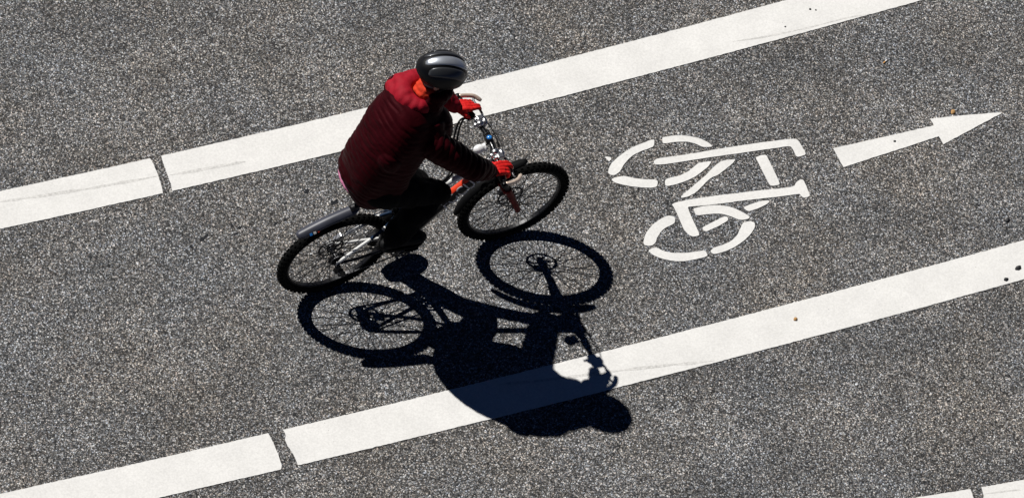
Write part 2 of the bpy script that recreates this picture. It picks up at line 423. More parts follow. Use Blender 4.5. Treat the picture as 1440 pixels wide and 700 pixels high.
SYMBOL = [
  [(2.310,0.330),(2.282,0.332),(2.225,0.327),(2.160,0.321),(2.089,0.302),(2.030,0.279),(1.984,0.256),(1.952,0.228),(1.933,0.200),(1.941,0.182),(1.961,0.173),(1.999,0.182),(2.027,0.204),(2.046,0.221),(2.090,0.248),(2.134,0.268),(2.194,0.278),(2.243,0.281),(2.283,0.285)],
  [(2.360,0.326),(2.369,0.327),(2.428,0.320),(2.494,0.300),(2.538,0.278),(2.579,0.249),(2.610,0.214),(2.624,0.188),(2.625,0.174),(2.605,0.177),(2.568,0.187),(2.538,0.222),(2.502,0.248),(2.456,0.266),(2.406,0.276),(2.351,0.284),(2.347,0.295)],
  [(1.931,0.152),(1.957,0.158),(2.009,0.152),(2.036,0.138),(2.071,0.113),(2.132,0.086),(2.179,0.070),(2.194,0.059),(2.188,0.041),(2.171,0.020),(2.141,0.020),(2.089,0.039),(2.027,0.067),(1.970,0.102),(1.936,0.130)],
  [(2.240,0.047),(2.266,0.052),(2.332,0.047),(2.392,0.056),(2.442,0.073),(2.486,0.093),(2.519,0.090),(2.567,0.082),(2.566,0.073),(2.534,0.051),(2.474,0.028),(2.416,0.009),(2.350,-0.000),(2.280,-0.002),(2.234,0.002),(2.223,0.014)],
  [(1.963,0.308),(1.976,0.308),(1.997,0.296),(1.996,0.282),(1.974,0.270),(1.971,0.284)],
  [(2.231,0.187),(2.254,0.199),(2.284,0.197),(2.398,0.179),(2.527,0.160),(2.621,0.151),(2.821,0.123),(2.949,0.103),(3.069,0.083),(3.139,0.067),(3.151,0.053),(3.152,0.020),(3.154,-0.051),(3.135,-0.058),(3.093,-0.057),(3.086,-0.048),(3.091,-0.003),(3.088,0.022),(3.074,0.032),(3.009,0.041),(2.924,0.055),(2.796,0.074),(2.654,0.096),(2.558,0.111),(2.441,0.127),(2.313,0.145),(2.250,0.157),(2.231,0.167)],
  [(2.277,-0.091),(2.295,-0.082),(2.347,-0.060),(2.434,-0.024),(2.505,0.006),(2.543,0.029),(2.602,0.054),(2.629,0.062),(2.673,0.058),(2.720,0.047),(2.687,0.026),(2.629,0.003),(2.563,-0.022),(2.517,-0.024),(2.454,-0.053),(2.378,-0.093),(2.325,-0.103),(2.279,-0.101)],
  [(2.842,0.022),(2.878,0.025),(2.913,0.018),(2.912,-0.013),(2.907,-0.096),(2.898,-0.194),(2.884,-0.200),(2.848,-0.196),(2.834,-0.186),(2.834,-0.148),(2.839,-0.065),(2.842,-0.007)],
  [(2.201,-0.116),(2.308,-0.123),(2.445,-0.145),(2.476,-0.148),(2.594,-0.171),(2.734,-0.195),(2.872,-0.224),(2.970,-0.241),(2.997,-0.218),(3.031,-0.206),(3.048,-0.216),(3.046,-0.243),(3.036,-0.328),(3.022,-0.334),(2.988,-0.331),(2.983,-0.319),(2.979,-0.298),(2.845,-0.276),(2.706,-0.249),(2.567,-0.222),(2.570,-0.225),(2.418,-0.198),(2.285,-0.169),(2.279,-0.196),(2.270,-0.279),(2.267,-0.350),(2.261,-0.371),(2.224,-0.370),(2.201,-0.351),(2.189,-0.302),(2.200,-0.215),(2.204,-0.149)],
  [(1.916,-0.311),(1.936,-0.282),(1.971,-0.248),(2.024,-0.216),(2.083,-0.195),(2.128,-0.187),(2.162,-0.194),(2.177,-0.212),(2.161,-0.243),(2.136,-0.253),(2.093,-0.257),(2.052,-0.275),(2.013,-0.303),(1.986,-0.334),(1.958,-0.347),(1.930,-0.340),(1.915,-0.329)],
  [(2.313,-0.194),(2.324,-0.190),(2.387,-0.195),(2.461,-0.212),(2.526,-0.245),(2.576,-0.293),(2.614,-0.348),(2.600,-0.360),(2.560,-0.356),(2.534,-0.343),(2.496,-0.303),(2.454,-0.274),(2.389,-0.255),(2.306,-0.241),(2.307,-0.214)],
  [(2.559,-0.374),(2.599,-0.376),(2.622,-0.396),(2.608,-0.426),(2.566,-0.458),(2.500,-0.490),(2.422,-0.514),(2.352,-0.522),(2.287,-0.520),(2.274,-0.505),(2.275,-0.488),(2.309,-0.477),(2.375,-0.476),(2.429,-0.467),(2.479,-0.443),(2.518,-0.406),(2.543,-0.382)],
  [(1.919,-0.370),(1.951,-0.363),(1.980,-0.370),(2.004,-0.403),(2.054,-0.433),(2.124,-0.456),(2.199,-0.470),(2.245,-0.475),(2.245,-0.514),(2.231,-0.518),(2.174,-0.517),(2.098,-0.508),(2.028,-0.485),(1.967,-0.444),(1.930,-0.405)],
  [(2.300,-0.329),(2.322,-0.323),(2.394,-0.310),(2.466,-0.298),(2.482,-0.308),(2.477,-0.329),(2.453,-0.339),(2.381,-0.352),(2.319,-0.360),(2.302,-0.354)],
  [(2.605,-0.284),(2.618,-0.275),(2.671,-0.270),(2.737,-0.271),(2.777,-0.281),(2.774,-0.294),(2.745,-0.303),(2.690,-0.312),(2.631,-0.314),(2.615,-0.306)],
]
ARROW = [(3.331,-0.068),(4.017,-0.114),(4.016,-0.061),(4.240,-0.106),(4.469,-0.157),(4.473,-0.164),(4.005,-0.255),(4.005,-0.194),(3.329,-0.211)]


gm = MB()
GX0, GX1, GY0, GY1 = -400, 400, -400, 400
gm.add([(GX0, GY0, 0), (GX1, GY0, 0), (GX1, GY1, 0), (GX0, GY1, 0)], [[0, 1, 2, 3]], smooth=False)
road = gm.build("road", M_ASPH)
tag(road, kind="structure")

def sheet(mb, poly, z0, z1, step=0.012, jit=0.0016, mat=0):
    """thin slab with a slightly ragged edge"""
    pts = []
    n = len(poly)
    for i in range(n):
        a = Vector((*poly[i], 0)); b = Vector((*poly[(i + 1) % n], 0))
        k = max(1, int((b - a).length / step))
        for q in range(k):
            p = a.lerp(b, q / k)
            d = noise.noise_vector(p * 55) * jit * 1.0 + noise.noise_vector(p * 170) * jit * 1.5
            pts.append(Vector((p.x + d.x, p.y + d.y, 0)))
    from mathutils.geometry import tessellate_polygon
    tris = tessellate_polygon([pts])
    m = len(pts)
    verts = [(p.x, p.y, z1) for p in pts] + [(p.x, p.y, z0) for p in pts]
    faces = [list(t) for t in tris]
    faces += [[i, m + i, m + (i + 1) % m, (i + 1) % m] for i in range(m)]
    mb.add(verts, faces, mat, False)

LAB = {
 'U1': "white painted line piece at the left edge, left of the gap behind the cyclist",
 'U2': "long white painted line piece running behind the cyclist's back to the top edge",
 'L1': "white painted line piece in the bottom left corner ending at a narrow gap",
 'L2': "long white painted line piece crossed by the cyclist's shadow",
 'T1': "short white painted line end at the bottom right, left of its gap",
 'T2': "white painted line piece in the bottom right corner, right of its gap",
}
LINE_OBJ = {}
for k in ('U1', 'U2', 'L1', 'L2', 'T1', 'T2'):
    mb = MB(); sheet(mb, LINES[k], 0.0005, 0.004)
    o = mb.build("lane_line", M_PAINT)
    tag(o, LAB[k], "road marking", "white lines bounding the cycle lane")
    LINE_OBJ[k] = o

def rounded(poly):
    """one round of corner cutting, so strokes get the soft ends of a stencil"""
    out = []
    for i in range(len(poly)):
        a, b = poly[i], poly[(i + 1) % len(poly)]
        k = .2 if math.hypot(b[0] - a[0], b[1] - a[1]) < .12 else .03
        out += [(a[0] + (b[0] - a[0]) * k, a[1] + (b[1] - a[1]) * k), (a[0] + (b[0] - a[0]) * (1 - k), a[1] + (b[1] - a[1]) * (1 - k))]
    return out
sym = empty("bicycle_symbol", (2.2, 0.1, 0), "white painted bicycle symbol lying on its side on the asphalt in front of the cyclist", "road marking")
NM = ["wheel_outline", None, None, None, "paint_dab", "handlebar_stroke", "frame_stroke", "frame_stroke", "frame_stroke", "wheel_outline", None, None, None, "pedal_stroke", "fork_stroke"]
groups = [("wheel_outline", [0, 1, 2, 3]), ("paint_dab", [4]), ("handlebar_stroke", [5]), ("frame_stroke", [6]), ("frame_stroke", [7]),
          ("saddle_stroke", [8]), ("wheel_outline", [9, 10, 11, 12]), ("crank_stroke", [13]), ("stay_stroke", [14])]
for nm, ids in groups:
    mb = MB()
    for i in ids: sheet(mb, rounded(SYMBOL[i]), 0.0005, 0.004, jit=.0009)
    mb.build(nm, M_PAINT, sym)

mb = MB(); sheet(mb, ARROW, 0.0005, 0.004, jit=.0014)
tag(mb.build("direction_arrow", M_PAINT), "white painted arrow pointing ahead beyond the bicycle symbol", "road marking")

# cracks and wear in the paint, bitumen specks in the asphalt: children of what they mark
def blob(cx, cy, rx, ry, ang, z0, z1, seed, mb=None, n=28, rough=.35):
    mb = mb or MB()
    pts = []
    for k in range(n):
        a = 2 * math.pi * k / n
        f = 1 + rough * noise.noise(Vector((math.cos(a) * 1.5 + seed * 7.3, math.sin(a) * 1.5, seed * 3.1)))
        x, y = math.cos(a) * rx * f, math.sin(a) * ry * f
        pts.append((cx + x * math.cos(ang) - y * math.sin(ang), cy + x * math.sin(ang) + y * math.cos(ang)))
    verts = [(x, y, z1) for x, y in pts] + [(x, y, z0) for x, y in pts]
    faces = [list(range(n))] + [[i, n + i, n + (i + 1) % n, (i + 1) % n] for i in range(n)]
    mb.add(verts, faces, 0, False)
    return mb
for i, (x, y, rx, ry, a) in enumerate([(-.540, .525, .022, .011, .3), (-.505, .538, .016, .010, .9), (-.335, .498, .016, .006, .5), (-.300, .531, .02, .006, .4), (-.095, .487, .015, .006, .7),
        (-.03, .497, .010, .006, .2), (.17, .640, .02, .012, .2), (.29, .520, .022, .012, .1), (.31, .530, .010, .008, .1), (-.34, .56, .008, .012, .3), (.02, .60, .012, .006, .4), (-.62, .50, .012, .008, .3)]):
    blob(x, y, rx, ry, a, .0003, .0016, i + 1.7, rough=.9).build("tar_speck", M_TAR, road)

CRACKS = [('U1', [(-1.539, 1.120), (-1.294, 1.081), (-1.045, 1.046), (-0.613, 1.004)]), ('U2', [(-0.548, 0.988), (-0.283, 0.959), (-0.089, 0.938)]), ('U2', [(3.097, 0.827), (3.378, 0.794), (3.671, 0.778), (3.895, 0.772), (4.037, 0.753)]), ('L2', [(0.677, -0.916), (0.924, -0.970), (1.301, -1.042), (1.681, -1.118), (1.953, -1.182)]), ('T2', [(3.059, -2.494), (3.190, -2.519), (3.277, -2.544)])]
for k, pl in CRACKS:
    P = [Vector((x, y, 0)) for x, y in pl]; L_, R_ = [], []
    full = spline(P, 60)
    for i, p in enumerate(full):
        t = (full[min(i + 1, len(full) - 1)] - full[max(i - 1, 0)]).normalized(); nn = Vector((-t.y, t.x, 0))
        w = (.0045 + .004 * noise.noise(p * 9)) * (1.0 if pl[0][0] > 1.5 else 1.9) * min(1, .15 + 6 * i / len(full), .15 + 6 * (1 - i / len(full)))
        p = p + nn * .006 * noise.noise(p * 4)
        L_.append(p + nn * w); R_.append(p - nn * w)
    mb = MB(); n = len(full)
    mb.add([(p.x, p.y, .0044) for p in L_ + R_] + [(p.x, p.y, .002) for p in L_ + R_], [[i, i + 1, n + i + 1, n + i] for i in range(n - 1)] + [[2 * n + i, 3 * n + i, 3 * n + i + 1, 2 * n + i + 1] for i in range(n - 1)], 0, False)
    mb.build("crack", M_CRACK, LINE_OBJ[k])

# ------------------------------------------------------------------ small things lying on the road
def pebble(c, r, h, ang, seed, name, label, cat, group=None, m=M_STONE):
    bm = bmesh.new(); bmesh.ops.create_icosphere(bm, subdivisions=3, radius=1)
    vs = []
    for v in bm.verts:
        f = 1 + .28 * noise.noise(v.co * 1.3 + Vector((seed, 0, 0)))
        x, y, zz = v.co.x * r[0] * f * .92, v.co.y * r[1] * f * .8, max(v.co.z, -.35) * h * f * .65
        vs.append((c[0] + x * math.cos(ang) - y * math.sin(ang), c[1] + x * math.sin(ang) + y * math.cos(ang), c[2] + .2 * h + zz))
    mb = MB(); bm.verts.index_update(); mb.add(vs, [[v.index for v in f.verts] for f in bm.faces], 0, True); bm.free()
    root = None
    o = mb.build(name, m)
    return tag(o, label, cat, group)
pebble((4.120, -.868, 0), (.020, .015), .013, .3, 3.3, "pebble", "small dark pebble on bare asphalt at the right, above the lower white line", "pebble")
pebble((4.012, -1.192, .004), (.024, .016), .014, .1, 5.1, "pebble", "dark oval pebble on the lower white line, the one nearer the right edge", "pebble")
pebble((3.900, -1.240, .004), (.017, .013), .012, .2, 8.9, "pebble", "smaller dark pebble near the lower edge of the white line", "pebble")
pebble((3.722, -.141, .004), (.010, .008), .006, .2, 2.4, "pebble", "tiny dark crumb on the shaft of the white arrow", "pebble")
pebble((3.680, .902, .004), (.008, .008), .006, .2, 1.4, "pebble", "tiny dark crumb, larger of two side by side on the upper white line", "pebble")
pebble((3.712, .886, .004), (.006, .006), .005, .2, 6.4, "pebble", "tiny dark crumb, smaller of two side by side on the upper white line", "pebble")
pebble((3.467, .831, .004), (.006, .006), .005, .2, 7.4, "pebble", "tiny lone dark crumb near the lower edge of the upper white line", "pebble")

cg = empty("cigarette_butt", (3.952, .406, 0), "cigarette butt with orange filter lying on the asphalt at the upper right", "cigarette butt")
a = .05
d = Vector((math.cos(.42), math.sin(.42), 0)); c0 = Vector((3.952, .406, .0045))
mb = MB(); mb.tube([c0 - d * .022, c0 - d * .004], .0042, 12); mb.build("filter", M_CORK, cg)
mb = MB(); mb.tube([c0 - d * .0038, c0 + d * .006, c0 + d * .016], [.0040, .0041, .0036], 12); mb.build("paper_end", M_PAPER, cg)

def leaf(c, L, W, ang, name, label):
    mb = MB(); top = []; n = 9
    for i in range(n):
        t = i / (n - 1); w = W * math.sin(math.pi * min(1, t * .96 + .02)) ** .7
        h = .0022 + .0035 * math.sin(t * 3.1)
        for s in (-1, 0, 1):
            x = (t - .5) * L; y = s * w
            top.append((c[0] + x * math.cos(ang) - y * math.sin(ang), c[1] + x * math.sin(ang) + y * math.cos(ang), c[2] + h + (abs(s) * .0015)))
    f = []
    for i in range(n - 1):
        for s in range(2):
            q = i * 3 + s; f.append([q, q + 1, q + 4, q + 3])
    m = len(top)
    allv = top + [(x, y, zz - .0012) for x, y, zz in top]
    f2 = f + [[m + q for q in ff[::-1]] for ff in f]
    ring = [0, 1, 2] + [i * 3 + 2 for i in range(1, n)] + [(n - 1) * 3 + 1] + [i * 3 for i in range(n - 1, 0, -1)]
    for i in range(len(ring)):
        p, q = ring[i], ring[(i + 1) % len(ring)]; f2.append([p, q, m + q, m + p])
    mb.add(allv, f2, 0, True)
    return tag(mb.build(name, M_LEAF), label, "leaf")
leaf((4.180, -.060, 0), .040, .013, .6, "dry_leaf", "scrap of dry brown leaf beside the head of the white arrow")
leaf((2.542, -1.078, .004), .028, .009, .3, "dry_leaf", "scrap of tan leaf on the lower white line")

# ------------------------------------------------------------------ bicycle
bike = empty("bicycle", (0.55, 0, 0), "black mountain bike with white and orange-red tubes ridden by the person in red", "bicycle")
RW = 0.35
HUB_R = Vector((0, 0, RW)); HUB_F = Vector((1.137, 0, RW)); BB = Vector((.430, 0, .286))

def wheel(c, rear):
    ST = 0.0 if rear else math.radians(-1.1)
    rot = Matrix.Rotation(ST, 3, 'Z')
    ax = rot @ Vector((0, 1, 0)); fx = rot @ Vector((1, 0, 0)); up = Vector((0, 0, 1))
    def P(r, a, y): return c + fx * (r * math.cos(a)) + up * (r * math.sin(a)) + ax * y
    # rim
    mb = MB(); prof = [(.281, -.010), (.284, -.013), (.297, -.0135), (.298, -.009), (.288, -.007), (.288, .007), (.298, .009), (.297, .0135), (.284, .013), (.281, .010)]
    S = 96; vs = []; fs = []
    for i in range(S):
        a = 2 * math.pi * i / S
        for r, y in prof: vs.append(P(r, a, y))
    k = len(prof)
    for i in range(S):
        for j in range(k):
            fs.append([i * k + j, i * k + (j + 1) % k, ((i + 1) % S) * k + (j + 1) % k, ((i + 1) % S) * k + j])
    mb.add(vs, fs, 0, False)
    w = mb.build("wheel", M_RIM, bike)
    # tyre with tread knobs
    mb = MB(); S = 128; sg = 14; t = .0275; rc = .3165; vs = []; fs = []
    for i in range(S):
        a = 2 * math.pi * i / S
        for j in range(sg):
            b = 2 * math.pi * j / sg
            vs.append(P(rc + t * math.cos(b), a, t * math.sin(b)))
    for i in range(S):
        for j in range(sg):
            fs.append([i * sg + j, i * sg + (j + 1) % sg, ((i + 1) % S) * sg + (j + 1) % sg, ((i + 1) % S) * sg + j])
    mb.add(vs, fs, 0, True)
    nk = 58
    for i in range(nk):
        for j, b in enumerate((-62, -34, 0, 34, 62)):
            off = .5 if j % 2 else 0
            a = 2 * math.pi * (i + off) / nk
            br = math.radians(b)
            rr = rc + (t + .0022) * math.cos(br); y = (t + .0022) * math.sin(br)
            n = (fx * math.cos(a) + up * math.sin(a)) * math.cos(br) + ax * math.sin(br)
            tg = -fx * math.sin(a) + up * math.cos(a)
            side = n.cross(tg)
            m3 = Matrix((tg, side, n)).transposed()
            mb.box(P(rr, a, y), (.016 if j != 2 else .014, .009, .0065), m3, 0)
    mb.build("tyre", M_RUBBER, w)
    # hub
    mb = MB()
    mb.tube([c + ax * y for y in (-.055, -.052, -.034, -.03, -.027, -.02, .02, .027, .03, .034, .052, .055)], [.008, .011, .013, .026, .026, .014, .014, .026, .026, .013, .011, .008], 20)
    mb.tube([c - ax * (.072 if rear else .066), c + ax * (.072 if rear else .066)], .005, 10)
    mb.build("hub", M_STEEL, w)
    # spokes, each one its own
    for i in range(32):
        side = 1 if i % 2 else -1
        k = i // 2
        a_h = 2 * math.pi * (k + .25 * side) / 16
        lead = .36 if k % 2 else -.36
        p0 = P(.024, a_h, side * .028); p1 = P(.278, a_h + lead, side * .003)
        mb = MB(); mb.tube([p0, p1], .0021, 6); mb.build("spoke", M_SPOKE, w)
    # brake disc on the left side
    r1 = .082 if not rear else .080
    yd = .043
    mb = MB(); mb.disc(c + ax * yd, ax, r1 - .014, r1, .002, 48)
    for i in range(6):
        a = 2 * math.pi * i / 6
        mb.tube([P(.022, a, yd), P(.045, a + .22, yd), P(r1 - .012, a + .5, yd)], .0042, 6)
    mb.disc(c + ax * yd, ax, .004, .026, .003, 24)
    mb.build("brake_disc", M_STEEL, w)
    if rear:
        mb = MB()
        for i, r in enumerate((.050, .047, .043, .038, .033, .028, .024, .021)):
            y = -.030 - i * .0042
            mb.disc(c + ax * y, ax, .012, r, .0022, 36)
            for q in range(24):
                a = 2 * math.pi * q / 24
                mb.box(P(r + .0012, a, y), (.004, .0018, .004), None)
        mb.build("cassette", M_STEEL, w)
    mb = MB(); mb.tube([P(.262, -1.9, 0), P(.285, -1.9, 0)], .003, 8); mb.build("valve", M_STEEL, w)
    # reflectorless sticker glint on the rim is left to the light
    return w
WR = wheel(HUB_R, True)
WF = wheel(HUB_F, False)

# steering axis
SA = Vector((1.099, 0, .337)); SU = Vector((-.3264, 0, .9452))
HT0 = SA + SU * .485; HT1 = SA + SU * .605
SEAT_T = Vector((.330, 0, .640)); SEAT_DIR = (Vector((.225, 0, .95)) - SEAT_T).normalized()
mb = MB()
mb.tube([BB, lerp(BB, SEAT_T, .5), SEAT_T], [.024, .021, .020], 16)
mb.tube([BB - Vector((0, .036, 0)), BB + Vector((0, .036, 0))], .023, 20)
mb.tube([SEAT_T - SEAT_DIR * .025, SEAT_T + SEAT_DIR * .004], .021, 16)
frame = mb.build("frame", M_BLACK, bike)
mb = MB()
mb.tube([HT0, lerp(HT0, HT1, .15), lerp(HT0, HT1, .85), HT1], [.029, .025, .024, .027], 20)
mb.build("head_tube", M_BLACK, frame)
mb = MB()
TT1 = HT1 - SU * .020 - Vector((.012, 0, 0)); TT0 = SEAT_T - Vector((0, 0, .03))
mb.tube(spline([TT1, lerp(TT1, TT0, .5) + Vector((0, 0, .008)), TT0], 16), [(.019 - .0003 * i) for i in range(17)], 18)
mb.build("top_tube", M_WHITE, frame)
# down tube: orange-red upper face, black flanks
mb = MB()
DT1 = HT0 + SU * .050; DT0 = BB + Vector((.012, 0, .008))
pp = spline([DT1, lerp(DT1, DT0, .45) + Vector((-.020, 0, .031)), DT0], 20)
n0 = len(mb.f)
mb.tube(pp, [(.041, .031)] * len(pp), 32)
up_n = Vector((-.72, 0, .70))
for fi in range(len(mb.f)):
    f = mb.f[fi]
    if len(f) != 4: continue
    cc = sum((mb.v[i] for i in f), Vector()) / 4
    q = min(pp, key=lambda p: (p - cc).length)
    dirv = (cc - q).normalized()
    mb.m[fi] = 1 if dirv.dot(up_n) > .80 else 0
mb.build("down_tube", [M_BLACK, M_ORANGE], frame)
# lettering on the right flank of the down tube
def lettering(txt, org, along, upv, size, depth, name, m, parent):
    cu = bpy.data.curves.new("txt", 'FONT'); cu.body = txt; cu.size = size; cu.extrude = depth; cu.align_x = 'LEFT'
    cu.space_character = 1.05
    t = bpy.data.objects.new("txt", cu); C.objects.link(t)
    dg = bpy.context.evaluated_depsgraph_get()
    me = bpy.data.meshes.new_from_object(t.evaluated_get(dg))
    bpy.data.objects.remove(t)
    along = along.normalized(); nrm = along.cross(upv).normalized(); upv = nrm.cross(along)
    mt = Matrix((( along.x, upv.x, nrm.x, org.x), (along.y, upv.y, nrm.y, org.y), (along.z, upv.z, nrm.z, org.z), (0, 0, 0, 1)))
    mb = MB(); mb.add([mt @ v.co for v in me.vertices], [list(p.vertices) for p in me.polygons], 0, False)
    return mb.build(name, m, parent)
dv = (DT1 - DT0).normalized()
nl = (Vector((-dv.z, 0, dv.x)) * .42 + Vector((0, -.91, 0))).normalized()
lettering("FOCUS", lerp(DT0, DT1, .44) + Vector((-.019, 0, .029)) + Vector((-dv.z, 0, dv.x)) * .0125 + Vector((0, -.0285, 0)) - nl.cross(dv).normalized() * .030, dv, nl.cross(dv), .088, .0012, "lettering", M_LETTER, frame)
# stays
for s in (1, -1):
    drop = Vector((0, s * .066, RW))
    mb = MB(); mb.tube(spline([BB + Vector((-.03, s * .028, 0)), Vector((.27, s * .042, .31)), Vector((.13, s * .058, .325)), drop], 15), [.0115, .0115, .011, .011, .0105, .010, .010, .0095, .009, .009, .009, .009, .0085, .0085, .0085, .0085][:16], 14)
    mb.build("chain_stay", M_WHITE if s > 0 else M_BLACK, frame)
    mid = Vector((.185, s * .050, .485))
    mb = MB(); mb.tube(spline([mid, Vector((.10, s * .057, .432)), drop + Vector((0, 0, .012))], 12), .0100, 14)
    mb.build("seat_stay", M_WHITE, frame)
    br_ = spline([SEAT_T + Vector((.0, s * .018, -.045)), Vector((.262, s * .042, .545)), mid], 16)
    mb = MB(); mb.tube(br_, .0098, 14); mb.tube(br_[7:10], .0122, 14, 1)  # dark blue is painted shade on white stays; the white band a painted highlight
    mb.build("upper_stay_shaded", [M_CABLE_STAYSHADE, M_WHITE], frame)
    mb = MB(); mb.box(drop, (.03, .006, .035), None, 0, .002); mb.build("dropout", M_WHITE, frame)
# bridge cable in blue from the rear brake
mb = MB(); mb.tube(spline([Vector((.03, .055, .41)), Vector((.13, .058, .47)), Vector((.24, .05, .56)), Vector((.30, .02, .62)), Vector((.31, -.03, .60)), Vector((.26, -.05, .54)), Vector((.20, -.052, .49))], 30), .0028, 8)
mb.build("cable", M_CABLE_STAYSHADE, bike)

# fork
CR = SA + SU * .44
mb = MB()
mb.tube([CR + Vector((0, y, -.004 * abs(y) / .06)) for y in (-.066, -.04, 0, .04, .066)], [.019, .023, .026, .023, .019], 16)
mb.tube([CR, HT1 + SU * .005], .0145, 14)
fork = mb.build("fork", M_BLACK, bike)
for s in (1, -1):
    top = CR + Vector((0, s * .062, 0)); low = HUB_F + Vector((0, s * .062, 0))
    ax = (top - low).normalized()
    mb = MB(); mb.tube([top + ax * .01, top - ax * .17], .0155, 16); mb.build("stanchion", M_STEEL, fork)
    mb = MB()
    low2 = low - ax * .012
    L = (top - ax * .14 - low2).length
    mb.tube([low2, low2 + ax * .02, low2 + ax * .05, low2 + ax * (L - .02), low2 + ax * L], [.011, .016, .0185, .021, .023], 18)
    mb.box(low, (.026, .012, .032), None, 0, .003)
    mb.build("fork_leg", M_RED, fork)
mb = MB(); b0 = HUB_F + SU * .24 + Vector((-.045, 0, 0))
mb.tube(spline([b0 + Vector((.0, .06, 0)), b0 + Vector((-.03, .03, .05)), b0 + Vector((-.035, 0, .06)), b0 + Vector((-.03, -.03, .05)), b0 + Vector((0, -.06, 0))], 16), .011, 12)
mb.build("fork_brace", M_RED, fork)
mb = MB()
mb.box(HUB_F + Vector((-.055, .052, .062)), (.035, .026, .062), Matrix.Rotation(.7, 3, 'Y'), 0, .004); mb.build("brake_caliper", M_PLASTIC, fork)

# headset, stem, bar
mb = MB(); mb.tube([HT1, HT1 + SU * .045], .019, 16)
BARC = Vector((.848, .028, 1.062))
st0 = HT1 + SU * .03
mb.tube(spline([st0 - SU * .012, st0 + SU * .02, lerp(st0, BARC, .6) + Vector((.012, 0, 0)), BARC], 12), [.019, .02, .02, .0195, .019, .0185, .018, .018, .018, .0175, .017, .017, .017], 16)
mb.tube([BARC - Vector((0, .024, 0)), BARC + Vector((0, .024, 0))], .0215, 18)
mb.build("stem", M_PLASTIC, bike)
def bar_pt(y):
    s = abs(y)
    return Vector((BARC.x - .05 * max(0, s - .05) / .25, BARC.y + y, BARC.z + .012 * min(1, max(0, s - .04) / .08)))
mb = MB(); ys = [-.318, -.27, -.2, -.13, -.09, -.05, 0, .05, .09, .13, .2, .27, .318]
mb.tube([bar_pt(y) for y in ys], [.011, .011, .011, .0112, .0125, .0155, .0158, .0155, .0125, .0112, .011, .011, .011], 16)
hb = mb.build("handlebar", M_BLACK, bike)
for s in (1, -1):
    mb = MB(); mb.tube([bar_pt(s * y) for y in (.165, .17, .2, .24, .29, .296)], [.0165, .0172, .0160, .0164, .0172, .0150], 16); mb.build("grip", M_PLASTIC, hb)
    # bar end horn
    b = bar_pt(s * .312)
    mb = MB(); mb.tube([b + Vector((0, -.013 * s, 0)), b + Vector((0, .014 * s, 0))], .0185, 16, 0)
    mb.tube(spline([b + Vector((.008, 0, .004)), b + Vector((.050, -.002 * s, -.004)), b + Vector((.098, -.016 * s, -.012)), b + Vector((.132, -.048 * s, -.026))], 18), [.0125] * 16 + [.0122, .011, .008][:3], 14, 1)
    mb.build("bar_end", [M_PLASTIC, M_BRONZE], hb)
    # brake lever and clamp, shifter
    b = bar_pt(s * .135)
    mb = MB(); mb.tube([b + Vector((0, -.012, 0)), b + Vector((0, .012, 0))], .0175, 16, 0)
    mb.box(b + Vector((.022, 0, .006)), (.044, .034, .030), None, 0, .008)
    mb.ell(b + Vector((.040, -.022 * s, .008)), .016, .026, .014)
    mb.tube(spline([b + Vector((.035, 0, 0)), b + Vector((.052, .03 * s, -.004)), b + Vector((.052, .08 * s, -.008)), b + Vector((.046, .13 * s, -.010)), b + Vector((.052, .145 * s, -.010))], 16), [.0085, .008, .0075, .007, .007, .007, .007, .007, .007, .007, .007, .007, .007, .007, .007, .0075, .008][:17], 10, 1)
    mb.build("brake_lever", [M_ALU, M_STEEL], hb)
    b = bar_pt(s * .105)
    mb = MB(); mb.tube([b + Vector((0, -.011, 0)), b + Vector((0, .011, 0))], .0165, 16)
    mb.box(b + Vector((.012, 0, -.022)), (.05, .036, .022), None, 0, .006)
    mb.ell(b + Vector((.0, -.004 * s, .017)), .022, .019, .014)
    mb.ell(b + Vector((-.020, .004 * s, -.004)), .016, .018, .014)
    mb.box(b + Vector((-.032, .010 * s, -.024)), (.026, .012, .006), None, 0, .002)
    mb.build("shifter", [M_ALU], hb)
# cables
def cable(pts, r=.0034, m=M_PLASTIC):
    mb = MB(); mb.tube(spline(pts, 32), r, 8); mb.build("cable", m, bike)
lc = bar_pt(.135); rc_ = bar_pt(-.135)
cable([lc + Vector((.03, -.012, 0)), lc + Vector((.055, -.06, .005)), BARC + Vector((.052, -.04, -.03)), BARC + Vector((.04, -.045, -.14)), HT1 + Vector((-.03, -.04, -.02)), TT1 + Vector((-.10, -.02, -.03))])
cable([rc_ + Vector((.03, .012, 0)), rc_ + Vector((.058, .05, .006)), BARC + Vector((.060, .03, -.01)), BARC + Vector((.055, .045, -.12)), CR + Vector((.03, .06, 0)), HUB_F + Vector((-.03, .066, .1))])
cable([lc + Vector((.02, -.05, -.02)), lc + Vector((.05, -.08, -.03)), BARC + Vector((.055, -.02, -.09)), HT0 + Vector((.01, -.05, .03)), DT1 + Vector((-.07, -.04, -.07))])
cable([rc_ + Vector((.02, .05, -.02)), rc_ + Vector((.058, .075, -.01)), BARC + Vector((.062, 0, -.05)), HT0 + Vector((.02, .05, .05)), DT1 + Vector((-.07, .035, -.06))])
for o_ in (0, .022):
    cable([bar_pt(.150) + Vector((-.01 - o_, 0, .0)), bar_pt(.165) + Vector((-.04 - o_, .01, -.01)), Vector((.775 - o_, .215, .98)), Vector((.752 - o_, .175, .89)), Vector((.715 - o_, .08, .845)), Vector((.66 - o_, .022, .805)), Vector((.60 - o_, .012, .770))], .006)
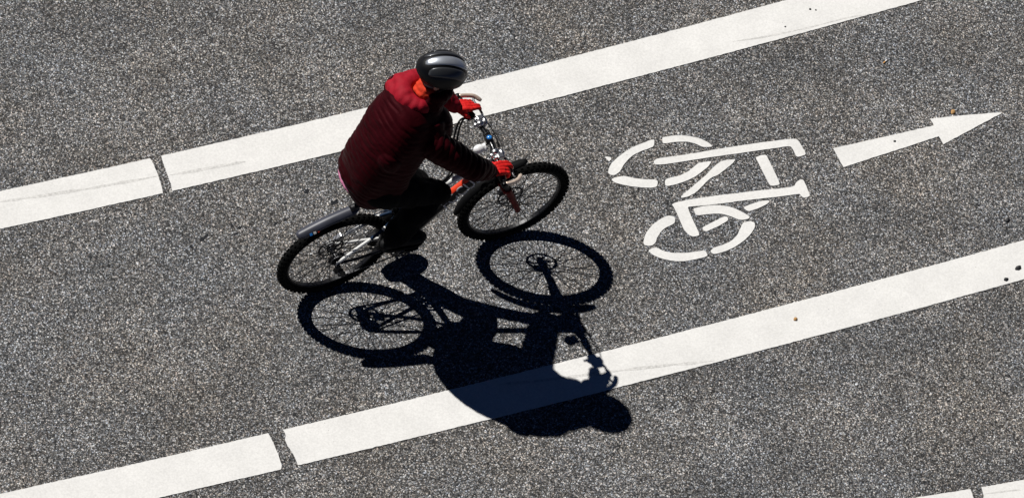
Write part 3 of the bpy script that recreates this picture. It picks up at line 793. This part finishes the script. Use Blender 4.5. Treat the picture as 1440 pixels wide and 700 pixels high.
# lamp clamped to the bar, blue bell
mb = MB(); lampc = Vector((.835, .055, 1.055))
mb.ell(lampc + Vector((-.035, -.03, -.06)), .036, .027, .027); mb.tube([lampc + Vector((-.008, -.03, -.06)), lampc + Vector((.003, -.03, -.06))], [.024, .027], 18)
lamp = mb.build("headlight", M_LAMP, bike)
mb = MB(); mb.tube(spline([lampc + Vector((-.02, -.03, -.052)), lampc + Vector((.01, -.03, -.03)), bar_pt(.035) + Vector((0, 0, -.012))], 8), .005, 8); mb.tube([bar_pt(.028), bar_pt(.042)], .0185, 16); mb.build("bracket", M_PLASTIC, lamp)
mb = MB(); mb.tube([bar_pt(-.010), bar_pt(.010)], .0190, 18); mb.ell(BARC + Vector((.000, 0, .020)), .016, .015, .010); mb.build("bell", M_BLUE, bike)

# seat post, saddle
mb = MB(); SP1 = SEAT_T + SEAT_DIR * .325
mb.tube([SEAT_T - SEAT_DIR * .06, SP1], .0136, 16); mb.box(SP1, (.05, .036, .02), None, 0, .004)
mb.build("seatpost", M_STEEL, bike)
mb = MB()
def saddle():
    secs = []
    x0 = SP1.x - .135
    for i in range(15):
        t = i / 14; x = x0 + .275 * t
        w = .070 * (1 - t) ** 1.0 + .018 if t < .55 else .018 + .0316 * max(0, (1 - t) / .45) ** 1.5
        w = .018 + .056 * (1 / (1 + math.exp((t - .38) * 11)))
        if i == 0: w *= .55
        if i == 14: w *= .6
        zt = SP1.z + .055 + .012 * (1 - t) ** 2 - .006 * t
        secs.append((x, w, zt))
    vs = []; K = 14
    for x, w, zt in secs:
        for k in range(K):
            a = 2 * math.pi * k / K
            y = w * math.cos(a); zz = zt + (.010 if math.sin(a) > 0 else .026) * math.sin(a)
            vs.append((x, y, zz))
    fs = [[i * K + k, i * K + (k + 1) % K, (i + 1) * K + (k + 1) % K, (i + 1) * K + k] for i in range(14) for k in range(K)]
    fs += [list(range(K)), [14 * K + k for k in range(K)]]
    mb.add(vs, fs)
    for s in (1, -1):
        mb.tube(spline([(x0 + .03, s * .03, SP1.z + .045), (x0 + .07, s * .022, SP1.z + .012), (x0 + .17, s * .022, SP1.z + .012), (x0 + .25, s * .008, SP1.z + .042)], 12), .0035, 8)
saddle()
mb.build("saddle", M_PLASTIC, bike)

# mudguards
def blade(name, spine, width, drop, m, parent, th=.003):
    """curved strip with rolled edges; spine is a list of (point, outward normal)"""
    vs = []; fs = []; K = 9; n = len(spine)
    for i, (p, nn) in enumerate(spine):
        t = i / (n - 1)
        w = width * (min(1, .55 + t * 6) if t < .08 else (min(1, .5 + (1 - t) * 6) if t > .92 else 1))
        for k in range(K):
            s = 2 * k / (K - 1) - 1
            q = p + Vector((0, s * w, 0)) - nn * (drop * s * s * (w / width))
            vs.append(q)
    m0 = len(vs)
    for i, (p, nn) in enumerate(spine):
        for k in range(K): vs.append(vs[i * K + k] - nn * th)
    for i in range(n - 1):
        for k in range(K - 1):
            a = i * K + k
            fs.append([a, a + 1, a + K + 1, a + K]); fs.append([m0 + a, m0 + a + K, m0 + a + K + 1, m0 + a + 1])
    ring = [i * K for i in range(n)] + [(n - 1) * K + k for k in range(1, K)] + [i * K + K - 1 for i in range(n - 2, -1, -1)] + [k for k in range(K - 2, 0, -1)]
    for i in range(len(ring)):
        a, b = ring[i], ring[(i + 1) % len(ring)]; fs.append([a, b, m0 + b, m0 + a])
    mb = MB(); mb.add(vs, fs); return mb.build(name, m, parent)
G0 = Vector((-.285, 0, .676)); G1 = Vector((.075, 0, .800))
sp = spline([G0, lerp(G0, G1, .5) + Vector((-.004, 0, .012)), G1], 20)
gd = (G1 - G0).normalized(); gn = Vector((-gd.z, 0, gd.x))
guard = blade("rear_mudguard", [(p, gn) for p in sp], .034, .020, M_GUARD, bike)
mb = MB()
pc = SEAT_T + SEAT_DIR * .24
mb.tube(spline([G1 + Vector((-.05, 0, -.008)), G1 + Vector((.01, 0, .015)), G1 + Vector((.055, 0, .075)), pc + Vector((-.03, 0, .0)), pc], 16), [(.016, .020)] * 17, 12)
mb.tube([pc - SEAT_DIR * .025, pc + SEAT_DIR * .025], .021, 16)
mb.build("guard_arm", M_PLASTIC, guard)
# small worn sticker on the guard's right flank
dvg = gd; 
for i, (mm, off, w) in enumerate(((M_BLUE, .075, .016), (M_WHITE, .098, .016), (M_ORANGE, .120, .010))):
    mb = MB(); cpt = G0 + gd * off + gn * (-.0125) + Vector((0, -.0305, 0))
    nrm = (gn + Vector((0, -.95, 0))).normalized()
    sd = gd.cross(nrm).normalized()
    mb.box(cpt + nrm * .003, (w, .014, .002), Matrix((gd, sd, nrm)).transposed(), 0, .0008)
    mb.build("sticker", mm, guard)
spine = []
for i in range(27):
    a = math.radians(172 - i * (172 - 90) / 26)
    r = .398 + .026 * (i / 26)
    nn = Vector((math.cos(a), 0, math.sin(a)))
    spine.append((HUB_F + nn * r, nn))
fg = blade("front_mudguard", spine, .027, .014, M_GUARD2, bike)

# cranks, chain, derailleur
mb = MB()
for i, (r, y) in enumerate(((.085, -.052), (.066, -.045), (.046, -.039))):
    c = BB + Vector((0, y, 0)); mb.disc(c, (0, 1, 0), r - .010, r, .003, 48)
    nt = int(r * 470)
    for q in range(nt):
        a = 2 * math.pi * q / nt
        mb.box(c + Vector((math.cos(a) * (r + .001), 0, math.sin(a) * (r + .001))), (.006, .0024, .006), Matrix.Rotation(-a, 3, 'Y'))
for q in range(5):
    a = 2 * math.pi * q / 5 + .3
    c = BB + Vector((0, -.05, 0)); mb.tube([c, c + Vector((math.cos(a) * .079, 0, math.sin(a) * .079))], [.010, .007], 8)
crank = mb.build("crankset", M_STEEL, bike)
CA = math.radians(104)
PR = BB + Vector((math.cos(CA) * .172, -.080, math.sin(CA) * .172)); PL = BB + Vector((-math.cos(CA) * .172, .080, -math.sin(CA) * .172))
for s, p in ((-1, PR), (1, PL)):
    mb = MB(); b = BB + Vector((0, s * .062, 0))
    mb.tube([b, lerp(b, p, .5), p], [(.014, .009), (.012, .008), (.011, .009)], 12); mb.tube([BB, b + Vector((0, s * .012, 0))], .012, 14)
    ca = mb.build("crank_arm", M_STEEL, crank)
    mb = MB(); pc2 = p + Vector((0, s * .055, 0))
    mb.tube([p, p + Vector((0, s * .105, 0))], .006, 10)
    for dx in (-.038, .038): mb.box(pc2 + Vector((dx, 0, 0)), (.010, .085, .022), None, 0, .003)
    for dy in (-.04, 0, .04): mb.box(pc2 + Vector((0, dy, 0)), (.080, .008, .016), None, 0, .002)
    mb.build("pedal", M_PLASTIC, ca)
mb = MB()
JW0 = Vector((.012, -.048, .255)); JW1 = Vector((.055, -.048, .185))
loop = []
cx = Vector((0, -.047, RW)); bx = BB + Vector((0, -.047, 0))
for i in range(13): loop.append(bx + Vector((math.sin(i / 12 * math.pi) * .067, 0, math.cos(i / 12 * math.pi) * .067)))
loop += [lerp(loop[-1], JW1 + Vector((0, 0, -.023)), t) for t in (.25, .5, .75, 1)]
loop += [JW1 + Vector((-.016, 0, -.016)), JW1 + Vector((-.023, 0, 0)), lerp(JW1, JW0, .5), JW0 + Vector((.023, 0, .0)), JW0 + Vector((.018, 0, .022)), JW0 + Vector((-.012, 0, .03))]
for i in range(9):
    a = math.radians(250 - i * 160 / 8); loop.append(cx + Vector((math.cos(a) * .037, 0, math.sin(a) * .037)))
loop += [lerp(loop[-1], loop[0], t) + Vector((0, 0, -.003)) for t in (.25, .5, .75)]
tot = []
for i in range(len(loop)):
    a, b = loop[i], loop[(i + 1) % len(loop)]; n = max(1, round((b - a).length / .011))
    tot += [lerp(a, b, q / n) for q in range(n)]
for i in range(len(tot)):
    a, b = tot[i], tot[(i + 1) % len(tot)]; d = (b - a).normalized(); w = d.cross(Vector((0, 1, 0)))
    mb.box((a + b) / 2, ((b - a).length * 1.25, .0065 if i % 2 else .0045, .0075), Matrix((d, Vector((0, 1, 0)), w)).transposed())
mb.build("chain", M_STEEL, bike)
mb = MB()
mb.disc(JW0, (0, 1, 0), .003, .023, .005, 22); mb.disc(JW1, (0, 1, 0), .003, .023, .005, 22)
for dy in (-.010, .010): mb.tube([JW0 + Vector((0, dy, 0)), JW1 + Vector((0, dy, 0))], [(.016, .002)] * 2, 10)
mb.tube(spline([Vector((0, -.074, RW - .01)), Vector((-.012, -.082, .315)), Vector((.0, -.078, .28)), JW0 + Vector((0, -.02, 0))], 10), .012, 12)
mb.box(Vector((.004, -.084, .29)), (.045, .022, .034), Matrix.Rotation(.5, 3, 'Y'), 0, .005)
der = mb.build("derailleur", M_PLASTIC, bike)
mb = MB(); mb.box(Vector((-.002, -.0965, .288)), (.016, .003, .008), Matrix.Rotation(.5, 3, 'Y'), 0, .001); mb.build("badge", M_ALU, der)
mb = MB(); mb.box(HUB_R + Vector((.045, .055, .065)), (.052, .028, .04), Matrix.Rotation(-.7, 3, 'Y'), 0, .005); mb.build("brake_caliper", M_ALU, frame)

# ------------------------------------------------------------------ rider
rider = empty("person", (.35, 0, 0), "cyclist in dark red quilted jacket, black trousers, red gloves and a dark helmet", "person")

HIPC = Vector((.135, .035, 1.045))
hipR = Vector((.130, -.070, 1.03)); hipL = Vector((.115, .120, 1.03))
NECK = Vector((.375, .105, 1.560))
HEAD = Vector((.457, .135, 1.715))
shR = Vector((.385, -.098, 1.385)); shL = Vector((.335, .270, 1.440))
gripR = bar_pt(-.222); gripL = bar_pt(.222)
wrR = gripR + Vector((-.075, -.004, .040)); wrL = gripL + Vector((-.078, .004, .042))
elR = Vector((.600, -.225, 1.245)); elL = Vector((.600, .395, 1.260))
ankR = PR + Vector((-.110, -.045, .112)); ankL = PL + Vector((-.085, .032, .125))
knR = Vector((.510, -.088, .858)); knL = Vector((.506, .092, .696))

# head axes: looking ahead, a little to the right and down
yaw = math.radians(-16); pitch = math.radians(20)
HF = Vector((math.cos(yaw) * math.cos(pitch), math.sin(yaw) * math.cos(pitch), -math.sin(pitch)))
HL = Vector((-math.sin(yaw), math.cos(yaw), 0)); HL = (HL + Vector((0, 0, .06))).normalized(); HL = (HL - HF * HL.dot(HF)).normalized()
HU = HF.cross(HL)
HR = Matrix((HF, HL, HU)).transposed()
def hp(f, l, u): return HEAD + HF * f + HL * l + HU * u

SPINE = [(.150, .035, .945), (.142, .035, 1.00), (.142, .035, 1.08), (.160, .038, 1.18), (.202, .046, 1.30), (.258, .060, 1.40), (.325, .078, 1.480), (.368, .094, 1.530), (.388, .105, 1.560), (.398, .110, 1.585)]
TW = [(.165, .135), (.182, .155), (.185, .165), (.182, .168), (.190, .168), (.196, .172), (.178, .165), (.138, .125), (.100, .095), (.066, .068)]
def torso(mb, g, low=0.0):
    """stack of rounded-square sections from the hips to the neck root"""
    pts = spline(SPINE, 27); n = len(pts); K = 36
    vs = []; fs = []
    for i, p in enumerate(pts):
        t = i / (n - 1) * (len(TW) - 1); k = min(int(t), len(TW) - 2); f = t - k
        w = TW[k][0] * (1 - f) + TW[k + 1][0] * f + g; d = TW[k][1] * (1 - f) + TW[k + 1][1] * f + g
        tg = (pts[min(i + 1, n - 1)] - pts[max(i - 1, 0)]).normalized()
        fw = Vector((0, 1, 0)).cross(tg).normalized()
        for k in range(K):
            a = 2 * math.pi * k / K
            c, q = math.cos(a), math.sin(a); e = 2 / 2.6
            vs.append(p + fw * (d * math.copysign(abs(c) ** e, c)) + Vector((0, w * math.copysign(abs(q) ** e, q), 0)))
    for i in range(n - 1):
        for k in range(K):
            l = (k + 1) % K; fs.append([i * K + k, i * K + l, (i + 1) * K + l, (i + 1) * K + k])
    fs += [list(range(K)), [(n - 1) * K + k for k in range(K)]]
    mb.add(vs, fs)
def limb(mb, pts, rad, g=0.0, seg=18):
    mb.tube(pts, [r + g for r in rad], seg)
    for p, r in zip(pts, rad): mb.ell(p, r + g, r + g, r + g, seg=14, rings=10)

def hand_chains(side):
    """finger joint chains of a hand closed over the bar; side -1 right, +1 left"""
    g = gripR if side < 0 else gripL
    out = []
    sp = .0205
    for k in range(4):                                  # index .. little finger, index nearest the stem
        y = -side * (.031 - k * sp)
        kn = g + Vector((.010 - .004 * abs(k - 1.2), y, .036 - .003 * k))
        if k < 2:   # two fingers stretched over the brake lever
            ch = [kn, kn + Vector((.038, side * .002, -.008)), kn + Vector((.061, side * .006, -.024)), kn + Vector((.072, side * .008, -.042))]
        else:       # two closed round the grip
            ch = [kn, kn + Vector((.032, side * .004, -.014)), kn + Vector((.030, side * .006, -.044)), kn + Vector((.008, side * .006, -.062))]
        out.append((ch, (.0098, .0092, .0084, .0072) if k < 3 else (.0090, .0082, .0074, .0064)))
    b = g + Vector((-.045, -side * .030, .024))
    th = [b, b + Vector((.016, -side * .022, -.012)), b + Vector((.036, -side * .026, -.034)), b + Vector((.050, -side * .018, -.050))]
    out.append((th, (.0125, .0112, .0100, .0085)))
    return out
def palm(mb, side, gr=0.0):
    g = gripR if side < 0 else gripL; w = wrR if side < 0 else wrL
    for k in range(4):
        ch, r = hand_chains(side)[k]
        y = -side * (.020 - k * .0135)
        a = w + Vector((.012, y, -.004)); b = ch[0]
        m = lerp(a, b, .55) + Vector((0, 0, .006))
        mb.tube([a, m, b], [.0135 + gr, .0135 + gr, .0115 + gr], 12)
        mb.ell(b, .0115 + gr, .0115 + gr, .0115 + gr, seg=12, rings=8)
    ch, r = hand_chains(side)[4]
    mb.tube([w + Vector((.01, -side * .012, -.006)), ch[0], ch[1]], [.015 + gr, .0155 + gr, .0115 + gr], 12)
    mb.ell(w, .027 + gr, .027 + gr, .022 + gr, seg=14, rings=10)

def head_solids(mb):
    mb.ell(hp(-.008, 0, .022), .098, .077, .100, HR, 28, 18)          # skull
    mb.ell(hp(.030, 0, -.030), .066, .062, .080, HR, 24, 16)           # face
    mb.ell(hp(.052, 0, -.088), .034, .036, .026, HR, 18, 12)           # chin
    mb.tube([hp(-.02, .052, -.055), hp(.02, .047, -.085), hp(.055, .022, -.098)], [.022, .022, .02], 10)
    mb.tube([hp(-.02, -.052, -.055), hp(.02, -.047, -.085), hp(.055, -.022, -.098)], [.022, .022, .02], 10)
    mb.tube([hp(.090, 0, -.002), hp(.104, 0, -.024), hp(.112, 0, -.040)], [.009, .0115, .014], 12)   # nose
    for s in (1, -1):
        mb.ell(hp(.104, s * .011, -.043), .009, .008, .008, HR)
        mb.tube([hp(.088, s * .012, .016), hp(.090, s * .032, .019), hp(.078, s * .052, .012)], [.009, .010, .008], 10)   # brow
        mb.ell(hp(.070, s * .042, -.030), .022, .018, .018, HR)           # cheek
        mb.ell(hp(-.008, s * .082, -.012), .020, .010, .034, HR)          # ear
    mb.tube([hp(.090, -.024, -.066), hp(.099, 0, -.064), hp(.090, .024, -.066)], [.005, .0075, .005], 10)   # lips
    mb.tube([hp(.088, -.020, -.074), hp(.096, 0, -.076), hp(.088, .020, -.074)], [.005, .0075, .005], 10)

def shoe_line(side):
    p = PR if side < 0 else PL; a = ankR if side < 0 else ankL
    return Vector((p.x - .172, a.y, p.z + .022 + (.010 if side < 0 else .030))), Vector((p.x + .102, a.y, p.z + .020))

# the body itself: one continuous skin under the clothes
mb = MB()
torso(mb, -.035)
limb(mb, [lerp(NECK, shR, .9), elR, wrR], [.050, .040, .027])
limb(mb, [lerp(NECK, shL, .9), elL, wrL], [.050, .040, .027])
for h, k, a in ((hipR, knR, ankR), (hipL, knL, ankL)):
    limb(mb, [h, lerp(h, k, .5), k, lerp(k, a, .35), a], [.085, .066, .046, .044, .034] if k is knR else [.085, .062, .042, .040, .034])
    he, to = shoe_line(-1 if a is ankR else 1)
    mb.tube([a, lerp(he, to, .25) + Vector((0, 0, .03)), lerp(he, to, .55) + Vector((0, 0, .02)), lerp(he, to, .85) + Vector((0, 0, .012))], [.034, .030, .022, .012], 14)
mb.tube([NECK - Vector((.02, 0, .05)), lerp(NECK, HEAD, .4), HEAD + HU * -.03 - HF * .02], [.066, .056, .055], 20)
head_solids(mb)
for s in (-1, 1):
    palm(mb, s)
    for ch, r in hand_chains(s):
        mb.tube(spline(ch, 9), [r[0] + (r[3] - r[0]) * i / 9 for i in range(10)], 10)
        mb.ell(ch[-1], r[3], r[3], r[3], seg=10, rings=8)
body = fuse(mb, "body", M_SKIN, rider, .0042, 3, .4)
for s in (1, -1):
    mb = MB(); mb.ell(hp(.083, s * .032, .000), .0125, .0125, .0125, HR, 14, 10); mb.build("eye", mat("eye_white", (.75, .74, .72), .2), body)
    mb = MB(); mb.ell(hp(.0935, s * .032, -.001), .003, .0058, .0058, HR, 12, 8); mb.build("iris", mat("iris", (.05, .03, .02), .2), body)

# quilted jacket body
AXT = (NECK - HIPC).normalized()
def quilt(co, nr):
    s = (co - HIPC).dot(AXT)
    s2 = s + .026 * noise.noise(co * 5.0) + .012 * noise.noise(co * 15.0) + .05 * abs(co.y - .05) * .5
    ph = (s2 / .034) % 1.0
    amp = .55 + .85 * noise.noise(co * 4.0 + Vector((3, 1, 2)))
    ridge = (abs(math.sin(math.pi * ph))) ** .5
    u = Vector((co.x * 9, co.y * 7, s * 60 + 2.2 * noise.noise(co * 9)))
    crease = noise.noise(u)
    fold = noise.noise(Vector((co.x * 5, co.y * 5, co.z * 7))) * .008
    return .0075 * ridge * amp + .0035 * crease + fold - .003
mb = MB()
torso(mb, .010)
mb.ell((.130, -.085, 1.345), .075, .075, .085)
mb.ell((.432, .02, 1.385), .115, .13, .13)
for a, b, r0, r1 in ((lerp(NECK, shR, .55), shR, .090, .082), (lerp(NECK, shL, .55), shL, .095, .088)):
    mb.tube([a, lerp(a, b, .5), b], [r0, (r0 + r1) / 2, r1], 20); mb.ell(b, r1, r1, r1)
# skirt of the jacket over the seat and the tops of the thighs
mb.ell(HIPC + Vector((-.025, .02, .02)), .160, .195, .095)
mb.ell(hipR + Vector((.070, .01, .045)), .105, .09, .075)
mb.ell(hipL + Vector((.085, .03, .030)), .12, .115, .09)
jacket = fuse(mb, "jacket", M_QUILT, rider, .0060, 5, .5, disp=quilt)

def wrinkle(amp, f=16.0):
    def fn(co, nr):
        return amp * (noise.noise(co * f) + .6 * noise.noise(Vector((co.x * f * 2.2, co.y * f * 2.2, co.z * f * .9))))
    return fn
for side, sh, el, wr in ((-1, shR, elR, wrR), (1, shL, elL, wrL)):  # right sleeve in dark quilt, not red: its shade is put into the cloth
    mb = MB()
    cuff = lerp(el, wr, .93)
    limb(mb, [lerp(NECK, sh, .62) + Vector((0, 0, -.05)), sh, lerp(sh, el, .5), el, lerp(el, wr, .5), cuff], [.085, .086, .080, .069, .060, .045])
    fuse(mb, "sleeve", M_REDFAB if side > 0 else M_QUILT, jacket, .0060, 4, .5, disp=(wrinkle(.006) if side > 0 else (lambda co, nr, q=wrinkle(.005), a=(wr - sh).normalized(), s0=sh: q(co, nr) + .006 * abs(math.sin(math.pi * ((co - s0).dot(a) + .01 * noise.noise(co * 9)) / .04)) ** .6)))
# hood: a red cowl lying round the neck and over the upper back
mb = MB()
for i in range(13):
    a = math.radians(20 + i * 215 / 12)      # from the left front round the back to the right
    cs, sn = math.cos(a), math.sin(a)
    back = max(0, -cs)
    p = NECK + Vector((.03, .01, .025)) + Vector((cs * .085, sn * .105, 0)) + Vector((-.05, .01, .0)) * back + Vector((0, 0, -.05)) * max(0, cs)
    r = .038 + .018 * back - .008 * max(0, -sn)
    mb.ell(p, r * 1.1, r * 1.1, r * 1.15, seg=14, rings=10)
mb.ell(NECK + Vector((-.115, .055, -.020)), .055, .125, .075, Matrix.Rotation(-.45, 3, 'Y'), 24, 16)
mb.ell(NECK + Vector((-.075, .105, .010)), .065, .075, .065)
hood = fuse(mb, "hood", M_REDFAB, jacket, .0060, 6, .5, disp=wrinkle(.007, 13))
# stand-up collar closing the front and right of the neck
mb = MB()
for dz in (0, .035, .07):
    for i in range(13):
        a = math.radians(-125 + i * 190 / 12)
        cp = lerp(NECK, HEAD, .12) + Vector((.015 + dz * .6, .004, dz - .01)) + Vector((math.cos(a) * (.088 - dz * .1), math.sin(a) * (.092 - dz * .1), -.02 * max(0, math.cos(a))))
        mb.ell(cp, .026, .026, .030, seg=10, rings=8)
fuse(mb, "collar", M_QUILT, jacket, .0055, 5, .5, disp=wrinkle(.004, 20))
# orange scarf at the neck
mb = MB()
for q, (rr, dz) in enumerate(((.056, .000), (.054, .026), (.050, .048))):
    ring = []
    nb = lerp(NECK, HEAD, .28)
    axn = (HEAD - NECK).normalized(); u = axn.orthogonal().normalized(); w = axn.cross(u)
    for k in range(28):
        a = 2 * math.pi * k / 28
        ring.append(nb + axn * (dz - .01 + .006 * math.sin(3 * a + q)) + u * math.cos(a) * (rr + .004 * math.sin(5 * a + q * 2)) + w * math.sin(a) * rr)
    mb.tube(ring, [.021] * 28, 12, closed=True)
fuse(mb, "scarf", M_SCARF, rider, .005, 3, .5, disp=wrinkle(.003, 30))
# pink shirt tail showing under the jacket at the back
mb = MB()
mb.ell(HIPC + Vector((-.030, .030, -.055)), .140, .172, .055, None, 28, 16)
fuse(mb, "shirt_tail", M_PINK, rider, .006, 3, .5, disp=wrinkle(.004, 20))

# trousers
mb = MB()
mb.ell(HIPC + Vector((.0, .0, -.045)), .140, .170, .100)
for h, k, a in ((hipR, knR, ankR), (hipL, knL, ankL)):
    limb(mb, [h, lerp(h, k, .5), k, lerp(k, a, .35) - Vector((.012, 0, 0)), lerp(k, a, .7) - Vector((.01, 0, 0)), lerp(k, a, .96)], [.108, .096 if k is knR else .098, .077 if k is knR else .074, .082 if k is knR else .062, .078 if k is knR else .062, .072 if k is knR else .062])
fuse(mb, "trousers", M_TROUSER, rider, .0065, 4, .5, disp=wrinkle(.012, 11))

# gloves: shells over the hand, fingertips bare
for s in (-1, 1):
    mb = MB(); palm(mb, s, .0035)
    w = wrR if s < 0 else wrL; el = elR if s < 0 else elL
    mb.tube([w + (el - w).normalized() * .045, w, w + Vector((.02, 0, 0))], [.034, .031, .028], 18)
    for i, (ch, r) in enumerate(hand_chains(s)):
        full = spline(ch, 12); n = 9 if i < 4 else 8
        mb.tube(full[:n + 1], [r[0] + .0022 + (r[3] - r[0]) * j / 12 for j in range(n + 1)], 12)
    fuse(mb, "glove", M_GLOVE, rider, .0036, 2, .4, disp=wrinkle(.0012, 60))

# shoes
for s, p, a in ((-1, PR, ankR), (1, PL, ankL)):
    f = Vector((1, -.10 * -s, .0)); tilt = a.z - p.z - .115
    d = Vector((p.x + .10 - (a.x - .05), 0, -.0)); 
    heel, toe = shoe_line(s)
    L = toe - heel
    mb = MB()
    secs = [(.0, .028, .030), (.10, .036, .040), (.30, .036, .044), (.50, .042, .040), (.70, .050, .034), (.88, .045, .026), (1.0, .024, .016)]
    mb.tube([heel + L * t + Vector((0, 0, h * .9)) for t, w, h in secs], [(h, w) for t, w, h in secs], 20)
    mb.ell(heel + L * .0 + Vector((.012, 0, .03)), .034, .034, .034)
    mb.tube([a + Vector((0, 0, .02)), lerp(a, heel + L * .25 + Vector((0, 0, .05)), .6), heel + L * .25 + Vector((0, 0, .045))], [.050, .047, .044], 18)
    sh = fuse(mb, "shoe", M_SHOE, rider, .005, 3, .5)
    mb = MB()
    vs = []; K = 24
    for zz in (-.004, -.024):
        for k in range(K):
            aa = 2 * math.pi * k / K; t = .5 + .53 * math.cos(aa)
            w = (.040 + .012 * (1 if t > .5 else 0) * math.sin(min(1, (t - .5) * 2) * math.pi)) * math.sin(aa)
            q = heel + L * t + Vector((0, w, zz)); vs.append(q)
    mb.add(vs, [[k, (k + 1) % K, K + (k + 1) % K, K + k] for k in range(K)] + [list(range(K)), list(range(K, 2 * K))], 0, False)
    mb.build("sole", M_SOLE, sh)

# helmet
mb = MB(); S = 48; Rr = 18
vs = []; fs = []
HC = (.004, 0, .035)
def hsurf(u, v, e=0.0):
    """u round the head (0 = front), v 0 at crown .. 1 at rim"""
    th = v * math.radians(92)
    ca, sa = math.cos(u), math.sin(u)
    a = .146 if ca > 0 else .150
    b = .113
    rad = math.sin(th)
    lift = -.020 * ca * rad * 0 - .018 * (1 - ca) * .5 * rad        # lower at the back
    return hp(HC[0] + (a + e) * rad * ca, HC[1] + (b + e) * rad * sa, HC[2] + (.115 + e) * math.cos(th) + lift)
def is_vent(u, v):
    f = math.sin(v * 1.7) * math.cos(u); l = math.sin(v * 1.7) * math.sin(u)
    for c in (-.66, -.30, .30, .66):
        if abs(l - c * (1 - .25 * f * f)) < .050 and abs(f) < .62 - .25 * abs(c): return True
    return False
for i in range(Rr + 1):
    for k in range(S):
        u = 2 * math.pi * k / S; v = max(i / Rr, .002)
        vs.append(hsurf(u, v))
for i in range(Rr):
    for k in range(S):
        fs.append([i * S + k, i * S + (k + 1) % S, (i + 1) * S + (k + 1) % S, (i + 1) * S + k])
n0 = len(vs)
for i in range(Rr + 1):
    for k in range(S):
        u = 2 * math.pi * k / S; v = max(i / Rr, .002)
        vs.append(hsurf(u, v, -.022))
for i in range(Rr):
    for k in range(S):
        fs.append([n0 + q for q in [i * S + k, (i + 1) * S + k, (i + 1) * S + (k + 1) % S, i * S + (k + 1) % S]])
for k in range(S):
    a, b = Rr * S + k, Rr * S + (k + 1) % S
    fs.append([a, b, n0 + b, n0 + a])
mb.add(vs, fs)
helmet = mb.build("helmet", M_HELM, rider)
# raised shell panels running front to back, with open grooves between them
def panel(l0, l1, f0, f1, m, e=.006, nf=22, nl=8):
    mb = MB(); vs = []
    def at(f, l, e):
        # f,l on the unit dome
        r2 = f * f + l * l
        if r2 > .985: k = math.sqrt(.985 / r2); f *= k; l *= k; r2 = .985
        th = math.asin(math.sqrt(r2)); u = math.atan2(l, f)
        return hsurf(u, th / math.radians(92), e)
    g = []
    for ee in (e, -.004):
        for i in range(nf + 1):
            t = i / nf; f = f0 + (f1 - f0) * t
            pinch = math.sqrt(max(0, 1 - abs(2 * t - 1) ** 3.2))
            mid = (l0 + l1) / 2 * math.sqrt(max(.05, 1 - .55 * f * f)); hw = (l1 - l0) / 2 * (.35 + .65 * pinch)
            for j in range(nl + 1):
                s = 2 * j / nl - 1
                edge = 1 - .45 * abs(s) ** 4 - .6 * (1 - pinch)
                vs.append(at(f, mid + hw * s, ee * (edge if ee > 0 else 1)))
    N1 = (nf + 1) * (nl + 1); fs = []
    for i in range(nf):
        for j in range(nl):
            a = i * (nl + 1) + j
            fs.append([a, a + 1, a + nl + 2, a + nl + 1]); fs.append([N1 + a, N1 + a + nl + 1, N1 + a + nl + 2, N1 + a + 1])
    ring = list(range(nl + 1)) + [i * (nl + 1) + nl for i in range(1, nf + 1)] + [nf * (nl + 1) + j for j in range(nl - 1, -1, -1)] + [i * (nl + 1) for i in range(nf - 1, 0, -1)]
    for i in range(len(ring)):
        a, b = ring[i], ring[(i + 1) % len(ring)]; fs.append([a, b, N1 + b, N1 + a])
    mb.add(vs, fs); mb.build("shell_panel", m, helmet)
panel(-.30, .16, -.86, .80, M_PANEL)
panel(-.80, -.42, -.74, .72, M_PANEL2)
panel(.30, .56, -.84, .78, M_PANEL2)
panel(.68, .90, -.5, .5, M_PANEL2)
mb = MB()
mb.tube([hsurf(2 * math.pi * k / 48, 1.0, -.008) for k in range(48)], .009, 10, closed=True)
mb.build("rim_band", M_HELM, helmet)
for s in (1, -1):
    mb = MB(); mb.tube(spline([hp(.02, s * .098, .0), hp(.005, s * .086, -.055), hp(.03, s * .045, -.112), hp(.035, 0, -.120)], 16), [(.0022, .008)] * 16 + [(.0022, .008)], 8); mb.build("chin_strap", M_PLASTIC, helmet)
# short hair below the helmet
mb = MB(); mb.ell(hp(-.022, 0, .008), .094, .084, .085, HR, 24, 16)
fuse(mb, "hair", M_HAIR, body, .005, 2, .4, disp=wrinkle(.003, 70))
